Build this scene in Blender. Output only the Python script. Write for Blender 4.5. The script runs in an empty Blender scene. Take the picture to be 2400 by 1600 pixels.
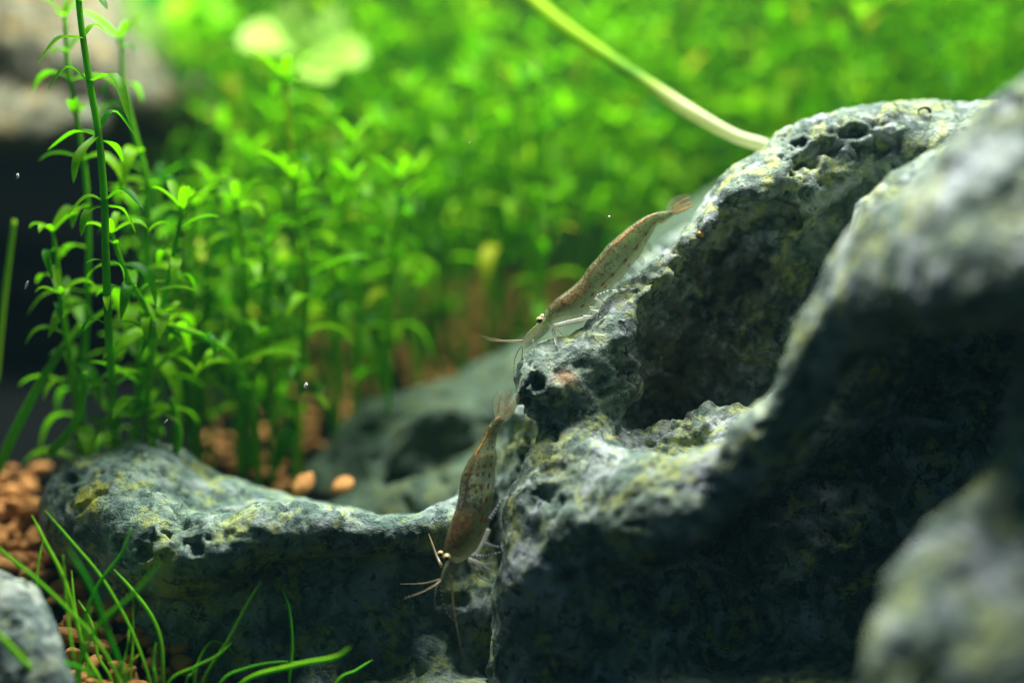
import bpy, math, random
import numpy as np
from mathutils import Vector, Matrix, Quaternion
from mathutils.bvhtree import BVHTree

# ----------------------------------------------------------------- scene, camera, light (1 unit = 1 cm)
S = bpy.context.scene
COL = S.collection
S.unit_settings.system = 'METRIC'
S.unit_settings.scale_length = 0.01
PITCH = math.radians(12.0)
DIST = 30.0                      # camera to the plane of sharp focus
WIDE = 17.0                      # width of the view at that plane
SP, CP = math.sin(PITCH), math.cos(PITCH)
CAM = np.array([0.0, -DIST * CP, DIST * SP])
AX_R = np.array([1.0, 0, 0]); AX_U = np.array([0, SP, CP]); AX_F = np.array([0, CP, -SP])

cam_d = bpy.data.cameras.new('camera')
cam = bpy.data.objects.new('camera', cam_d)
COL.objects.link(cam)
cam.location = CAM
cam.rotation_euler = (math.pi / 2 - PITCH, 0, 0)
cam_d.sensor_width = 36.0
cam_d.lens = 36.0 * DIST / WIDE
cam_d.clip_start = 0.5
cam_d.clip_end = 1000
cam_d.dof.use_dof = True
cam_d.dof.focus_distance = 30.0
APERTURE_RADIUS = 0.74
cam_d.dof.aperture_fstop = cam_d.lens * 1e-3 / (2 * APERTURE_RADIUS)
S.camera = cam

W = bpy.data.worlds.new('World'); S.world = W; W.use_nodes = True
bg = W.node_tree.nodes['Background']
bg.inputs[0].default_value = (0.22, 0.60, 0.78, 1)
bg.inputs[1].default_value = 0.12

def area(name, loc, target, sx, sy, power, col):
    d = bpy.data.lights.new(name, 'AREA'); d.shape = 'RECTANGLE'; d.size = sx; d.size_y = sy
    d.energy = power; d.color = col
    o = bpy.data.objects.new(name, d); COL.objects.link(o)
    o.location = loc
    o.rotation_euler = (Vector(target) - Vector(loc)).to_track_quat('-Z', 'Y').to_euler()
    return o
area('tank_lamp', (0.5, 10.0, 26.0), (0.0, 4.0, 0.0), 28, 8, 49000, (0.97, 1.0, 0.90))

S.view_settings.view_transform = 'Standard'
S.view_settings.look = 'None'
S.view_settings.exposure = 0.0
S.view_settings.gamma = 1.0
S.view_settings.use_curve_mapping = False
S.cycles.use_denoising = True
S.cycles.max_bounces = 8
S.cycles.diffuse_bounces = 4
S.cycles.transparent_max_bounces = 24
S.cycles.caustics_reflective = False
S.cycles.caustics_refractive = False
S.cycles.sample_clamp_indirect = 6.0

rng = np.random.default_rng(7)
random.seed(7)

# ----------------------------------------------------------------- helpers
def cam2world(uvw):
    a = np.asarray(uvw, dtype=np.float64)
    return CAM + a[..., 0:1] * AX_R + a[..., 1:2] * AX_U + a[..., 2:3] * AX_F
def cs(px, py, d):               # direction of sight and distance -> camera axes (cm)
    k = WIDE / 2400.0 * d / DIST
    return np.array([(px - 1200) * k, -(py - 800) * k, d])
def P(px, py, d):
    return cam2world(cs(px, py, d))
def px_of(p):
    q = np.asarray(p) - CAM
    u, v, w = q @ AX_R, q @ AX_U, q @ AX_F
    k = 2400.0 / WIDE * DIST / w
    return 1200 + u * k, 800 - v * k, w

def mesh_np(name, V, F, mat=None, smooth=True, attrs=None):
    V = np.asarray(V, dtype=np.float32)
    me = bpy.data.meshes.new(name)
    if isinstance(F, np.ndarray):
        nf, k = F.shape
        me.vertices.add(len(V)); me.vertices.foreach_set('co', V.ravel())
        me.loops.add(nf * k); me.loops.foreach_set('vertex_index', F.astype(np.int32).ravel())
        me.polygons.add(nf)
        me.polygons.foreach_set('loop_start', np.arange(0, nf * k, k, dtype=np.int32))
        me.update(calc_edges=True); me.validate()
    else:
        me.from_pydata([tuple(map(float, v)) for v in V], [], F); me.update()
    if smooth:
        me.polygons.foreach_set('use_smooth', np.ones(len(me.polygons), dtype=bool))
    if attrs:
        for k, a in attrs.items():
            a = np.asarray(a, dtype=np.float32)
            if a.ndim == 1:
                at = me.attributes.new(k, 'FLOAT', 'POINT'); at.data.foreach_set('value', a)
            else:
                at = me.attributes.new(k, 'FLOAT_COLOR', 'POINT'); at.data.foreach_set('color', a.ravel())
    if mat: me.materials.append(mat)
    return me
def link(name, me, loc=(0, 0, 0), parent=None):
    o = bpy.data.objects.new(name, me); COL.objects.link(o)
    o.location = loc
    if parent: o.parent = parent
    return o
def empty(name, loc):
    o = bpy.data.objects.new(name, None); COL.objects.link(o); o.location = loc
    o.empty_display_size = 0.3
    return o
def tag(o, label=None, cat=None, group=None, kind=None):
    if label: o['label'] = label
    if cat: o['category'] = cat
    if group: o['group'] = group
    if kind: o['kind'] = kind
    return o

# noise -------------------------------------------------------------------
PERM = np.random.default_rng(3).permutation(4096).astype(np.int64)
GRAD = np.random.default_rng(4).normal(size=(4096, 3)).astype(np.float32)
GRAD /= np.linalg.norm(GRAD, axis=1, keepdims=True)
def gnoise(p):
    i = np.floor(p).astype(np.int64); f = (p - i).astype(np.float32)
    w = f * f * f * (f * (f * 6 - 15) + 10)
    out = 0
    for dx in (0, 1):
        for dy in (0, 1):
            for dz in (0, 1):
                h = PERM[(PERM[(PERM[(i[..., 0] + dx) & 4095] + i[..., 1] + dy) & 4095] + i[..., 2] + dz) & 4095]
                g = GRAD[h]
                d = (g[..., 0] * (f[..., 0] - dx) + g[..., 1] * (f[..., 1] - dy) + g[..., 2] * (f[..., 2] - dz))
                wx = w[..., 0] if dx else 1 - w[..., 0]
                wy = w[..., 1] if dy else 1 - w[..., 1]
                wz = w[..., 2] if dz else 1 - w[..., 2]
                out = out + d * wx * wy * wz
    return out * 1.5
def fbm(p, o=4, lac=2.1, g=0.5):
    s = 0; a = 1.0
    for k in range(o):
        s = s + a * gnoise(p + 17.3 * k); p = p * lac; a *= g
    return s
def smooth(e0, e1, x):
    t = np.clip((x - e0) / (e1 - e0), 0, 1); return t * t * (3 - 2 * t)

# signed distance rocks ------------------------------------------------------
def sdf_chain(X, pts):
    """pts: list of (u,v,w,r); swept spheres with a changing radius"""
    best = None
    pts = [np.array(p, dtype=np.float32) for p in pts]
    if len(pts) == 1: pts = pts * 2
    for a, b in zip(pts[:-1], pts[1:]):
        ab = b[:3] - a[:3]; L2 = float(ab @ ab) + 1e-6
        dx, dy, dz = X[..., 0] - a[0], X[..., 1] - a[1], X[..., 2] - a[2]
        t = np.clip((dx * ab[0] + dy * ab[1] + dz * ab[2]) / L2, 0, 1)
        dist = np.sqrt((dx - t * ab[0]) ** 2 + (dy - t * ab[1]) ** 2 + (dz - t * ab[2]) ** 2) - (a[3] + t * (b[3] - a[3]))
        best = dist if best is None else np.minimum(best, dist)
    return best
def smin(a, b, k):
    h = np.clip(0.5 + 0.5 * (b - a) / k, 0, 1)
    return b + (a - b) * h - k * h * (1 - h)
def surface_nets(F, org, h):
    nx, ny, nz = F.shape
    neg = F < 0
    c = np.zeros((nx - 1, ny - 1, nz - 1), dtype=np.int8)
    for dx in (0, 1):
        for dy in (0, 1):
            for dz in (0, 1):
                c += neg[dx:nx - 1 + dx, dy:ny - 1 + dy, dz:nz - 1 + dz]
    act = (c > 0) & (c < 8)
    I = np.argwhere(act)
    ids = -np.ones(act.shape, dtype=np.int64); ids[act] = np.arange(len(I))
    s = np.zeros((len(I), 3)); n = np.zeros(len(I))
    corners = [(dx, dy, dz) for dx in (0, 1) for dy in (0, 1) for dz in (0, 1)]
    for a in range(8):
        for b in range(a + 1, 8):
            ca, cb = np.array(corners[a]), np.array(corners[b])
            if np.abs(ca - cb).sum() != 1: continue
            fa = F[I[:, 0] + ca[0], I[:, 1] + ca[1], I[:, 2] + ca[2]]
            fb = F[I[:, 0] + cb[0], I[:, 1] + cb[1], I[:, 2] + cb[2]]
            m = (fa < 0) != (fb < 0)
            t = np.where(m, fa / np.where(m, fa - fb, 1), 0)
            s += np.where(m[:, None], ca + t[:, None] * (cb - ca), 0); n += m
    V = (I + s / n[:, None]) * h + org
    Q = []
    for ax in range(3):
        b, c2 = (ax + 1) % 3, (ax + 2) % 3
        sl0 = [slice(None)] * 3; sl1 = [slice(None)] * 3
        sl0[ax] = slice(0, -1); sl1[ax] = slice(1, None)
        cross = neg[tuple(sl0)] != neg[tuple(sl1)]
        J = np.argwhere(cross)
        ok = (J[:, b] > 0) & (J[:, c2] > 0) & (J[:, b] < F.shape[b] - 1) & (J[:, c2] < F.shape[c2] - 1)
        J = J[ok]
        e = np.zeros(3, dtype=np.int64)
        def at(ob, oc):
            K = J.copy(); K[:, b] -= ob; K[:, c2] -= oc
            return ids[K[:, 0], K[:, 1], K[:, 2]]
        q = np.stack([at(1, 1), at(0, 1), at(0, 0), at(1, 0)], 1)
        inside_first = neg[J[:, 0], J[:, 1], J[:, 2]]
        q[inside_first] = q[inside_first][:, ::-1]
        Q.append(q)
    return V, np.concatenate(Q)

ROCKS = []      # (object, BVHTree) for feet and pellets that have to touch them
def build_rock(name, chains, holes, h, mat, seed, k=0.35, hk=0.3, big=0.16, mid=0.04, fine=0.022, pit=0.10, pits=(), bigf=0.55, crumbly=()):
    """chains/holes: lists of polylines of (px, py, distance, radius in 1/141 cm)"""
    def conv(ch):
        return [tuple(cs(x, y, d)) + (r / 141.0 * (d / 30.0),) for x, y, d, r in ch]
    ch = [conv(c) for c in chains]; ho = [conv(c) for c in holes]
    A = np.array([p for c in ch for p in c])
    lo = (A[:, :3] - A[:, 3:4]).min(0) - 0.6; hi = (A[:, :3] + A[:, 3:4]).max(0) + 0.6
    h = h * 0.56
    nb = np.ceil((hi - lo) / (4 * h)).astype(int) + 1
    def field(X):
        F = None
        for c in ch:
            d = sdf_chain(X, c); F = d if F is None else smin(F, d, k)
        if ho:
            wob = 0.26 * gnoise(X * 0.9 + seed) + 0.12 * gnoise(X * 2.3 + seed * 3) + 0.05 * gnoise(X * 5.0)
        for c in ho:
            F = -smin(-F, sdf_chain(X, c) + wob, hk)
        return F
    gc = np.stack(np.meshgrid(*[lo[i] + 1.5 * h + 4 * h * np.arange(nb[i]) for i in range(3)], indexing='ij'), -1).astype(np.float32)
    Fc = field(gc)                                   # coarse pass: block centres
    up = lambda a: a.repeat(4, 0).repeat(4, 1).repeat(4, 2)
    F = up(Fc); near = up(np.abs(Fc) < 5.2 * h)
    I = np.argwhere(near)
    F[near] = field((lo + I * h).astype(np.float32))  # fine pass: only close to the surface
    V, Q = surface_nets(F, lo, h)
    V = cam2world(V)
    me = mesh_np(name, V, Q)
    no = np.empty(len(V) * 3, dtype=np.float32); me.vertices.foreach_get('normal', no)
    V = V + no.reshape(-1, 3) * (big * fbm((V * bigf + seed * 9.7).astype(np.float32), 3))[:, None]
    me.vertices.foreach_set('co', V.astype(np.float32).ravel()); me.update()
    o = link(name, me)
    nv = len(me.vertices)
    co = np.empty(nv * 3, dtype=np.float32); me.vertices.foreach_get('co', co); co = co.reshape(-1, 3)
    no = np.empty(nv * 3, dtype=np.float32); me.vertices.foreach_get('normal', no); no = no.reshape(-1, 3)
    q = co + seed * 5.1
    warp = np.stack([gnoise(q * 0.9 + 3.1), gnoise(q * 0.9 + 41.7), gnoise(q * 0.9 + 77.7)], -1)
    r1 = fbm(q * 1.2 + warp * 0.6, 3)
    crack = np.clip(1 - np.abs(gnoise(q * 1.3 + warp * 0.9 + 50)) * 9, 0, 1)
    f1 = fbm(q * 4.5 + warp, 3, g=0.6)
    where = smooth(-0.05, 0.35, fbm(q * 0.45 + 11, 2))
    p1 = smooth(0.30, 0.42, gnoise(q * np.array([1.9, 1.9, 3.2], dtype=np.float32) + warp * 1.2 + 30))
    p2 = smooth(0.38, 0.50, gnoise(q * 4.6 + warp * 0.8 + 60))
    disp = mid * r1 - 0.4 * mid * crack + fine * f1 - pit * p1 * (0.15 + 0.85 * where) - 0.6 * pit * p2 * (0.3 + 0.7 * where)
    ridg = 0.35 - np.abs(fbm(q * 0.95 + warp * 0.7 + 90, 3))
    disp = disp + mid * 1.1 * ridg
    for (x, y, d, rad, amp) in crumbly:           # broken, crumbly patches
        e = np.sqrt(((co - P(x, y, d)) ** 2).sum(1)); sel = np.where(e < rad)[0]
        qq = q[sel] + warp[sel] * 0.4
        cr = 0.6 * (0.4 - np.abs(fbm(qq * 2.2 + 7, 3))) + 0.8 * np.clip(fbm(qq * np.array([3.2, 3.2, 4.6], dtype=np.float32) + 33, 3), -0.5, 0.35)
        disp[sel] += amp * cr * smooth(rad, rad * 0.6, e[sel])
    if len(pits):
        for (x, y, d, r, dep) in pits:
            c = P(x, y, d); rr = r / 141.0
            # a pit is a funnel at the surface point nearest to the given one along the line of sight
            dirv = c - CAM; dirv /= np.linalg.norm(dirv)
            e = co - c; along = e @ dirv; perp = e - along[:, None] * dirv
            selp = np.sqrt((perp ** 2).sum(1)) / rr
            nn = np.zeros(len(q)); ii = np.where(selp < 3)[0]; nn[ii] = fbm(q[ii] * 4.5 + 9, 2)
            dd = selp * (1 + 0.9 * nn)
            disp -= dep * np.clip(1 - dd, 0, 1) ** 0.7 * (np.abs(along) < 1.6)
    co = co + no * disp[:, None]
    me.vertices.foreach_set('co', co.astype(np.float32).ravel())
    me.polygons.foreach_set('use_smooth', np.ones(len(me.polygons), dtype=bool))
    me.materials.append(mat); me.update()
    ctr = co.mean(0); base = np.array([ctr[0], ctr[1], co[:, 2].min()], dtype=np.float32)
    me.vertices.foreach_set('co', (co - base).ravel()); me.update()
    o.location = base
    fq = np.empty(len(me.loops), dtype=np.int32); me.loops.foreach_get('vertex_index', fq)
    bv = BVHTree.FromPolygons(co.tolist(), fq.reshape(-1, 4).tolist())
    ROCKS.append((o, bv))
    return o
def sight_hit(px, py):
    """first rock surface along a line of sight"""
    c = Vector(CAM); d = (Vector(P(px, py, 30)) - c).normalized(); best = None
    for o, bv in ROCKS:
        loc, nrm, i, dist = bv.ray_cast(c, d)
        if loc is not None and (best is None or dist < best[1]): best = (loc, dist)
    return best

# ----------------------------------------------------------------- materials
def new_mat(name):
    m = bpy.data.materials.new(name); m.use_nodes = True
    nt = m.node_tree
    return m, nt, nt.nodes['Principled BSDF'], nt.nodes['Material Output']
class G:
    """tiny node helper"""
    def __init__(s, nt): s.nt = nt
    def n(s, t, **kw):
        x = s.nt.nodes.new(t)
        for k, v in kw.items(): setattr(x, k, v)
        return x
    def l(s, a, b): s.nt.links.new(a, b)
    def coords(s, offset=(0, 0, 0), scale=1.0):
        tc = s.n('ShaderNodeTexCoord'); mp = s.n('ShaderNodeMapping')
        mp.inputs['Location'].default_value = offset
        mp.inputs['Scale'].default_value = (scale,) * 3 if not hasattr(scale, '__len__') else scale
        s.l(tc.outputs['Object'], mp.inputs['Vector']); return mp.outputs[0]
    def noise(s, vec, scale, detail=4, rough=0.55, dist=0.0):
        x = s.n('ShaderNodeTexNoise'); x.inputs['Scale'].default_value = scale
        x.inputs['Detail'].default_value = detail; x.inputs['Roughness'].default_value = rough
        x.inputs['Distortion'].default_value = dist
        if vec is not None: s.l(vec, x.inputs['Vector'])
        return x.outputs[0]
    def ramp(s, f, stops):
        r = s.n('ShaderNodeValToRGB'); e = r.color_ramp.elements
        while len(e) > 1: e.remove(e[-1])
        e[0].position = stops[0][0]; e[0].color = tuple(stops[0][1]) + (1,)
        for p, c in stops[1:]: e.new(p).color = tuple(c) + (1,)
        s.l(f, r.inputs[0]); return r.outputs[0]
    def step(s, f, a, b):
        m = s.n('ShaderNodeMapRange', interpolation_type='SMOOTHSTEP')
        m.inputs[1].default_value = a; m.inputs[2].default_value = b
        s.l(f, m.inputs[0]); return m.outputs[0]
    def math(s, op, a, b=None):
        m = s.n('ShaderNodeMath', operation=op)
        for i, v in enumerate((a, b)):
            if v is None: continue
            if isinstance(v, (int, float)): m.inputs[i].default_value = v
            else: s.l(v, m.inputs[i])
        return m.outputs[0]
    def mix(s, f, a, b, mode='MIX'):
        m = s.n('ShaderNodeMix', data_type='RGBA', blend_type=mode)
        for i, v in ((0, f), (6, a), (7, b)):
            if isinstance(v, (int, float)): m.inputs[i].default_value = v
            elif isinstance(v, (tuple, list)): m.inputs[i].default_value = tuple(v) + (1,) if len(v) == 3 else v
            else: s.l(v, m.inputs[i])
        return m.outputs[2]

def rock_mat(name, dark, mid_, pale, lilac, algae, seed, algae_amt=0.5, pale_amt=0.5, rust=0.1, stain=None, bump=0.85):
    m, nt, bs, out = new_mat(name); g = G(nt)
    v = g.coords((seed * 3.3, seed * 1.7, seed))
    big = g.noise(v, 0.55, 3, 0.5, 0.6)
    med = g.noise(v, 1.9, 6, 0.62, 0.9)
    fin = g.noise(v, 7.0, 5, 0.65, 0.4)
    grain = g.noise(v, 26.0, 3, 0.7)
    base = g.ramp(med, [(0.30, dark), (0.50, mid_), (0.68, pale)])
    c = g.mix(g.math('MULTIPLY', g.step(g.noise(v, 1.1, 5, 0.6, 1.2), 0.50, 0.66), pale_amt), base, lilac)
    a2 = g.noise(v, 1.5, 5, 0.65, 0.8)
    am = g.math('MULTIPLY', g.step(a2, 0.51, 0.60), g.step(fin, 0.38, 0.56))
    c = g.mix(g.math('MULTIPLY', am, algae_amt), c, algae)
    # fine light and dark flecks of the mineral
    c = g.mix(g.math('MULTIPLY', g.step(fin, 0.58, 0.72), 0.55), c, pale)
    c = g.mix(g.math('MULTIPLY', g.step(g.noise(v, 4.0, 6, 0.7, 0.5), 0.53, 0.62), 0.9), c, dark)
    c = g.mix(g.math('MULTIPLY', g.step(grain, 0.60, 0.75), 0.35), c, tuple(min(1, x * 1.35) for x in pale))
    c = g.mix(g.math('MULTIPLY', g.step(grain, 0.42, 0.30), 0.5), c, tuple(x * 0.5 for x in dark))
    rn = g.noise((g.coords((seed, 7, 5))), 1.0, 5, 0.7)
    c = g.mix(g.math('MULTIPLY', g.step(rn, 0.66, 0.74), rust), c, (0.42, 0.17, 0.05))
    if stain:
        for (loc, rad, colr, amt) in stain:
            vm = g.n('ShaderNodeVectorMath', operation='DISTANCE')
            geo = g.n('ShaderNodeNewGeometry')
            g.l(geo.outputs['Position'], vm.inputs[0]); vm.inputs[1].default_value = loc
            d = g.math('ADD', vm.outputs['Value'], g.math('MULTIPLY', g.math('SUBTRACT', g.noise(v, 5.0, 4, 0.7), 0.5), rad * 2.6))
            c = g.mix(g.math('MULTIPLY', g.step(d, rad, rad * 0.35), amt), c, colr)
    g.l(c, bs.inputs['Base Color'])
    bs.inputs['Roughness'].default_value = 0.62
    bs.inputs['Specular IOR Level'].default_value = 0.22
    hgt = g.math('ADD', g.math('MULTIPLY', fin, 1.0), g.math('MULTIPLY', grain, 0.45))
    b = g.n('ShaderNodeBump'); b.inputs['Strength'].default_value = bump; b.inputs['Distance'].default_value = 0.09
    g.l(hgt, b.inputs['Height']); g.l(b.outputs[0], bs.inputs['Normal'])
    return m

def leaf_mat(name, c_lo, c_hi, trans, yellow=(0.42, 0.40, 0.02), rough=0.4, per_object=False, transl=0.5):
    m, nt, bs, out = new_mat(name); g = G(nt)
    if per_object:
        rnd = g.n('ShaderNodeObjectInfo').outputs['Random']
    else:
        at = g.n('ShaderNodeAttribute', attribute_name='rnd'); rnd = at.outputs['Fac']
    v = g.coords()
    nz = g.noise(v, 9.0, 3)
    c = g.mix(rnd, c_lo, c_hi)
    c = g.mix(g.math('MULTIPLY', g.step(rnd, 0.93, 0.99), 0.8), c, yellow)
    c = g.mix(g.math('MULTIPLY', g.step(nz, 0.4, 0.7), 0.25), c, tuple(x * 0.55 for x in c_lo))
    g.l(c, bs.inputs['Base Color'])
    bs.inputs['Roughness'].default_value = rough
    bs.inputs['Specular IOR Level'].default_value = 0.07
    tl = g.n('ShaderNodeBsdfTranslucent')
    tcol = g.mix(0.5, c, trans); g.l(tcol, tl.inputs['Color'])
    ms = g.n('ShaderNodeMixShader'); ms.inputs[0].default_value = transl
    g.l(bs.outputs[0], ms.inputs[1]); g.l(tl.outputs[0], ms.inputs[2]); g.l(ms.outputs[0], out.inputs['Surface'])
    return m

def plain(name, col, rough=0.6, var=0.25, scale=4.0, spec=0.25, per_object=False, bump=0.0):
    m, nt, bs, out = new_mat(name); g = G(nt)
    v = g.coords()
    nz = g.noise(v, scale, 4, 0.6)
    c = g.mix(nz, tuple(x * (1 - var) for x in col), tuple(min(1, x * (1 + var)) for x in col))
    if per_object:
        oi = g.n('ShaderNodeObjectInfo').outputs['Random']
        c = g.mix(g.math('MULTIPLY', oi, 0.55), c, (col[0] * 0.62, col[1] * 0.5, col[2] * 0.45))
    g.l(c, bs.inputs['Base Color']); bs.inputs['Roughness'].default_value = rough
    bs.inputs['Specular IOR Level'].default_value = spec
    if bump:
        b = g.n('ShaderNodeBump'); b.inputs['Strength'].default_value = bump; b.inputs['Distance'].default_value = 0.05
        g.l(nz, b.inputs['Height']); g.l(b.outputs[0], bs.inputs['Normal'])
    return m

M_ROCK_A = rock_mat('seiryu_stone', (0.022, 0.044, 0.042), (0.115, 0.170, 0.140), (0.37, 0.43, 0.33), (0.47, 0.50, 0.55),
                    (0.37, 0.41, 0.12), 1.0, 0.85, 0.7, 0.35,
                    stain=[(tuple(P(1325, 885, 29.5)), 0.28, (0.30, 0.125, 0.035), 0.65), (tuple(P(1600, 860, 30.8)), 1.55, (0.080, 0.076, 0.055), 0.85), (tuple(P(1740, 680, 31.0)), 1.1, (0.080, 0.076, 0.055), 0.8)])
M_ROCK_B = rock_mat('mossy_stone', (0.022, 0.048, 0.046), (0.10, 0.165, 0.14), (0.28, 0.36, 0.27), (0.38, 0.43, 0.46),
                    (0.34, 0.38, 0.07), 2.3, 0.75, 0.5, 0.1,
                    stain=[(tuple(P(195, 1160, 30.5)), 0.5, (0.42, 0.42, 0.03), 0.8)])
M_ROCK_C = rock_mat('green_grey_stone', (0.014, 0.034, 0.024), (0.052, 0.088, 0.056), (0.082, 0.125, 0.078), (0.08, 0.115, 0.085),
                    (0.13, 0.15, 0.03), 3.9, 0.6, 0.5, 0.1)
M_ROCK_D = rock_mat('tan_grey_stone', (0.02, 0.02, 0.014), (0.10, 0.102, 0.06), (0.25, 0.24, 0.155), (0.20, 0.24, 0.19),
                    (0.30, 0.20, 0.05), 5.2, 0.8, 0.6, 0.2)
M_ROCK_E = rock_mat('marbled_stone', (0.03, 0.055, 0.06), (0.12, 0.17, 0.165), (0.36, 0.42, 0.34), (0.48, 0.52, 0.46),
                    (0.32, 0.38, 0.16), 6.4, 0.5, 0.7, 0.05)
M_LEAF = leaf_mat('stem_plant_leaf', (0.001, 0.085, 0.000), (0.18, 0.43, 0.000), (0.15, 0.64, 0.000))
M_STEM = leaf_mat('stem_plant_stalk', (0.09, 0.34, 0.012), (0.22, 0.50, 0.012), (0.2, 0.65, 0.01), per_object=True, transl=0.5)
M_BLADE = leaf_mat('grass_blade', (0.02, 0.34, 0.012), (0.26, 0.58, 0.015), (0.15, 0.75, 0.02), per_object=True, transl=0.35, rough=0.35)
M_PELLET = plain('clay_pellet', (0.47, 0.23, 0.075), 0.8, 0.4, 2.2, 0.15, per_object=True, bump=0.6)
M_SOIL = plain('dark_substrate', (0.004, 0.005, 0.005), 1.0, 0.5, 3.0, spec=0.0)
M_WALL = plain('dark_tank_back', (0.008, 0.022, 0.012), 0.8, 0.4, 0.08)

# ----------------------------------------------------------------- the setting
def ground_z(x, y):
    z = float(np.interp(y, [-40, -4, -0.5, 3.3, 7, 60], [-7.5, -6.1, -5.0, -3.85, -3.4, -1.5]))
    t = min(1, max(0, (x + 6.3) / 2.6)) * min(1, max(0, (3.0 - y) / 3.0)); z -= 1.3 * t * t * (3 - 2 * t)
    return z + 0.10 * math.sin(x * 0.7) * math.cos(y * 0.6)
gx = np.linspace(-45, 45, 121); gy = np.linspace(-34, 52, 95)
V = np.array([(x, y, ground_z(x, y)) for x in gx for y in gy])
Q = np.array([(i * 95 + j, (i + 1) * 95 + j, (i + 1) * 95 + j + 1, i * 95 + j + 1) for i in range(120) for j in range(94)])
tag(link('ground', mesh_np('ground', V, Q, M_SOIL)), 'dark brown substrate bed under the rocks and plants', kind='structure')
wv = np.array([(a, b, c) for b in (52, 53) for a, c in ((-46, -9), (46, -9), (46, 12), (-46, 12))], float)
wq = np.array([(0, 1, 2, 3), (5, 4, 7, 6), (3, 2, 6, 7), (1, 0, 4, 5), (0, 3, 7, 4), (2, 1, 5, 6)])
tag(link('tank_back_wall', mesh_np('tank_back_wall', wv, wq, M_WALL, smooth=False)), 'dark back pane of the tank behind the plants', kind='structure')

# ----------------------------------------------------------------- rocks
A_chains = [
    # far ridge with the walking shrimps
    [(1285, 915, 30.0, 76), (1305, 890, 30.1, 78), (1420, 850, 30.3, 85), (1500, 775, 30.5, 90), (1570, 720, 30.6, 100), (1665, 620, 30.9, 105), (1770, 505, 31.1, 112), (1890, 410, 31.4, 118), (2080, 350, 31.6, 112), (2260, 350, 31.4, 105), (2450, 340, 31.0, 105)],
    [(1720, 780, 32.2, 150), (1830, 650, 32.3, 150), (1960, 510, 32.6, 150), (2140, 425, 32.6, 150), (2400, 430, 32.6, 150)],
    # back of the hollow
    [(1500, 950, 32.6, 200), (1720, 840, 33.5, 320), (2050, 640, 33.3, 320), (2400, 640, 33, 330)],
    # left flank, going down from the knob
    [(1355, 960, 30.2, 90), (1360, 1080, 30.1, 105), (1345, 1200, 29.7, 130), (1330, 1330, 29.6, 150), (1310, 1450, 29.9, 150), (1300, 1600, 30.2, 165), (1300, 1800, 30.2, 180)],
    # dim wall behind the diving shrimp
    [(1300, 1000, 31.8, 110), (1290, 1200, 31.8, 130), (1280, 1500, 31.8, 140)],
    # lower rim of the hollow, coming towards the viewer
    [(1340, 1110, 29.8, 115), (1440, 1155, 29.2, 112), (1590, 1165, 28.5, 92), (1740, 1105, 27.8, 78), (1840, 975, 27.3, 66), (1910, 830, 27.0, 66), (2000, 705, 26.7, 82), (2150, 560, 26.1, 120), (2320, 440, 25.6, 165), (2520, 350, 25.2, 210)],
    # lobe that steps out below the rim
    [(1310, 1210, 29.5, 105), (1400, 1250, 28.9, 105), (1500, 1250, 28.5, 95), (1610, 1200, 28.0, 75)],
    # slope of the near shoulder
    [(2060, 660, 26.4, 90), (2180, 600, 25.4, 125), (2350, 530, 24.8, 160), (2550, 470, 24.3, 200)],
    [(2080, 690, 25.9, 80), (2200, 670, 24.9, 100), (2320, 650, 24.3, 115), (2470, 620, 23.6, 140), (2620, 580, 23.2, 180)],
    # floor of the bowl
    [(1400, 1130, 30.6, 120), (1560, 1125, 30.2, 120), (1700, 1070, 30.0, 120)],
    [(1760, 1100, 29.4, 90), (1950, 940, 29.4, 110), (2060, 760, 29.0, 150), (2200, 580, 28.6, 200), (2420, 480, 28.0, 220)],
    # body under the overhang
    [(1960, 820, 31.0, 150), (2080, 750, 30.8, 190), (2400, 720, 30.6, 220)],
    [(1420, 1320, 30.6, 200), (1500, 1600, 31.0, 250), (1500, 1900, 31, 280)],
    [(1800, 1350, 32.0, 260), (2100, 1100, 32.6, 330), (2350, 1000, 32.4, 300)],
    [(1900, 1600, 31.6, 300), (2300, 1500, 31.6, 330), (2300, 1900, 31, 350)],
    [(1450, 1800, 29.8, 250), (1800, 1800, 29.8, 270), (2200, 1800, 29, 270)],
    # near leg at the edge of the view
    [(2520, 560, 25.2, 150), (2500, 800, 25.2, 115), (2480, 1000, 25.2, 115), (2420, 1170, 24.9, 115), (2290, 1290, 24.4, 115), (2190, 1410, 23.9, 115), (2150, 1550, 23.3, 125), (2160, 1720, 22.9, 140)],
    [(2420, 1380, 24.2, 150), (2350, 1550, 23.4, 180), (2420, 1750, 22.9, 220)],
]
A_holes = [
    [(1745, 910, 28.5, 95), (1810, 780, 28.4, 105), (1880, 660, 28.4, 95)],
    [(1510, 955, 29.1, 75), (1600, 915, 28.9, 115), (1690, 850, 28.9, 150), (1775, 740, 29.0, 135), (1850, 620, 29.4, 95)],
    [(1530, 850, 29.9, 85), (1570, 805, 30.0, 110), (1660, 700, 30.2, 118), (1740, 595, 30.4, 110), (1810, 520, 30.6, 70)],
    [(1215, 1000, 30.0, 42), (1225, 1090, 30.0, 34)],
]
A_pits = [(1262, 900, 29.6, 22, 0.30), (1232, 950, 29.6, 20, 0.25), (1290, 935, 29.5, 16, 0.18), (1335, 965, 29.5, 18, 0.14), (1900, 365, 30.6, 36, 0.2), (1950, 352, 30.6, 26, 0.18), (2072, 340, 30.6, 34, 0.25), (1870, 385, 30.6, 24, 0.16), (1278, 1163, 29.0, 16, 0.18), (1300, 1032, 29.3, 12, 0.1)]
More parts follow.
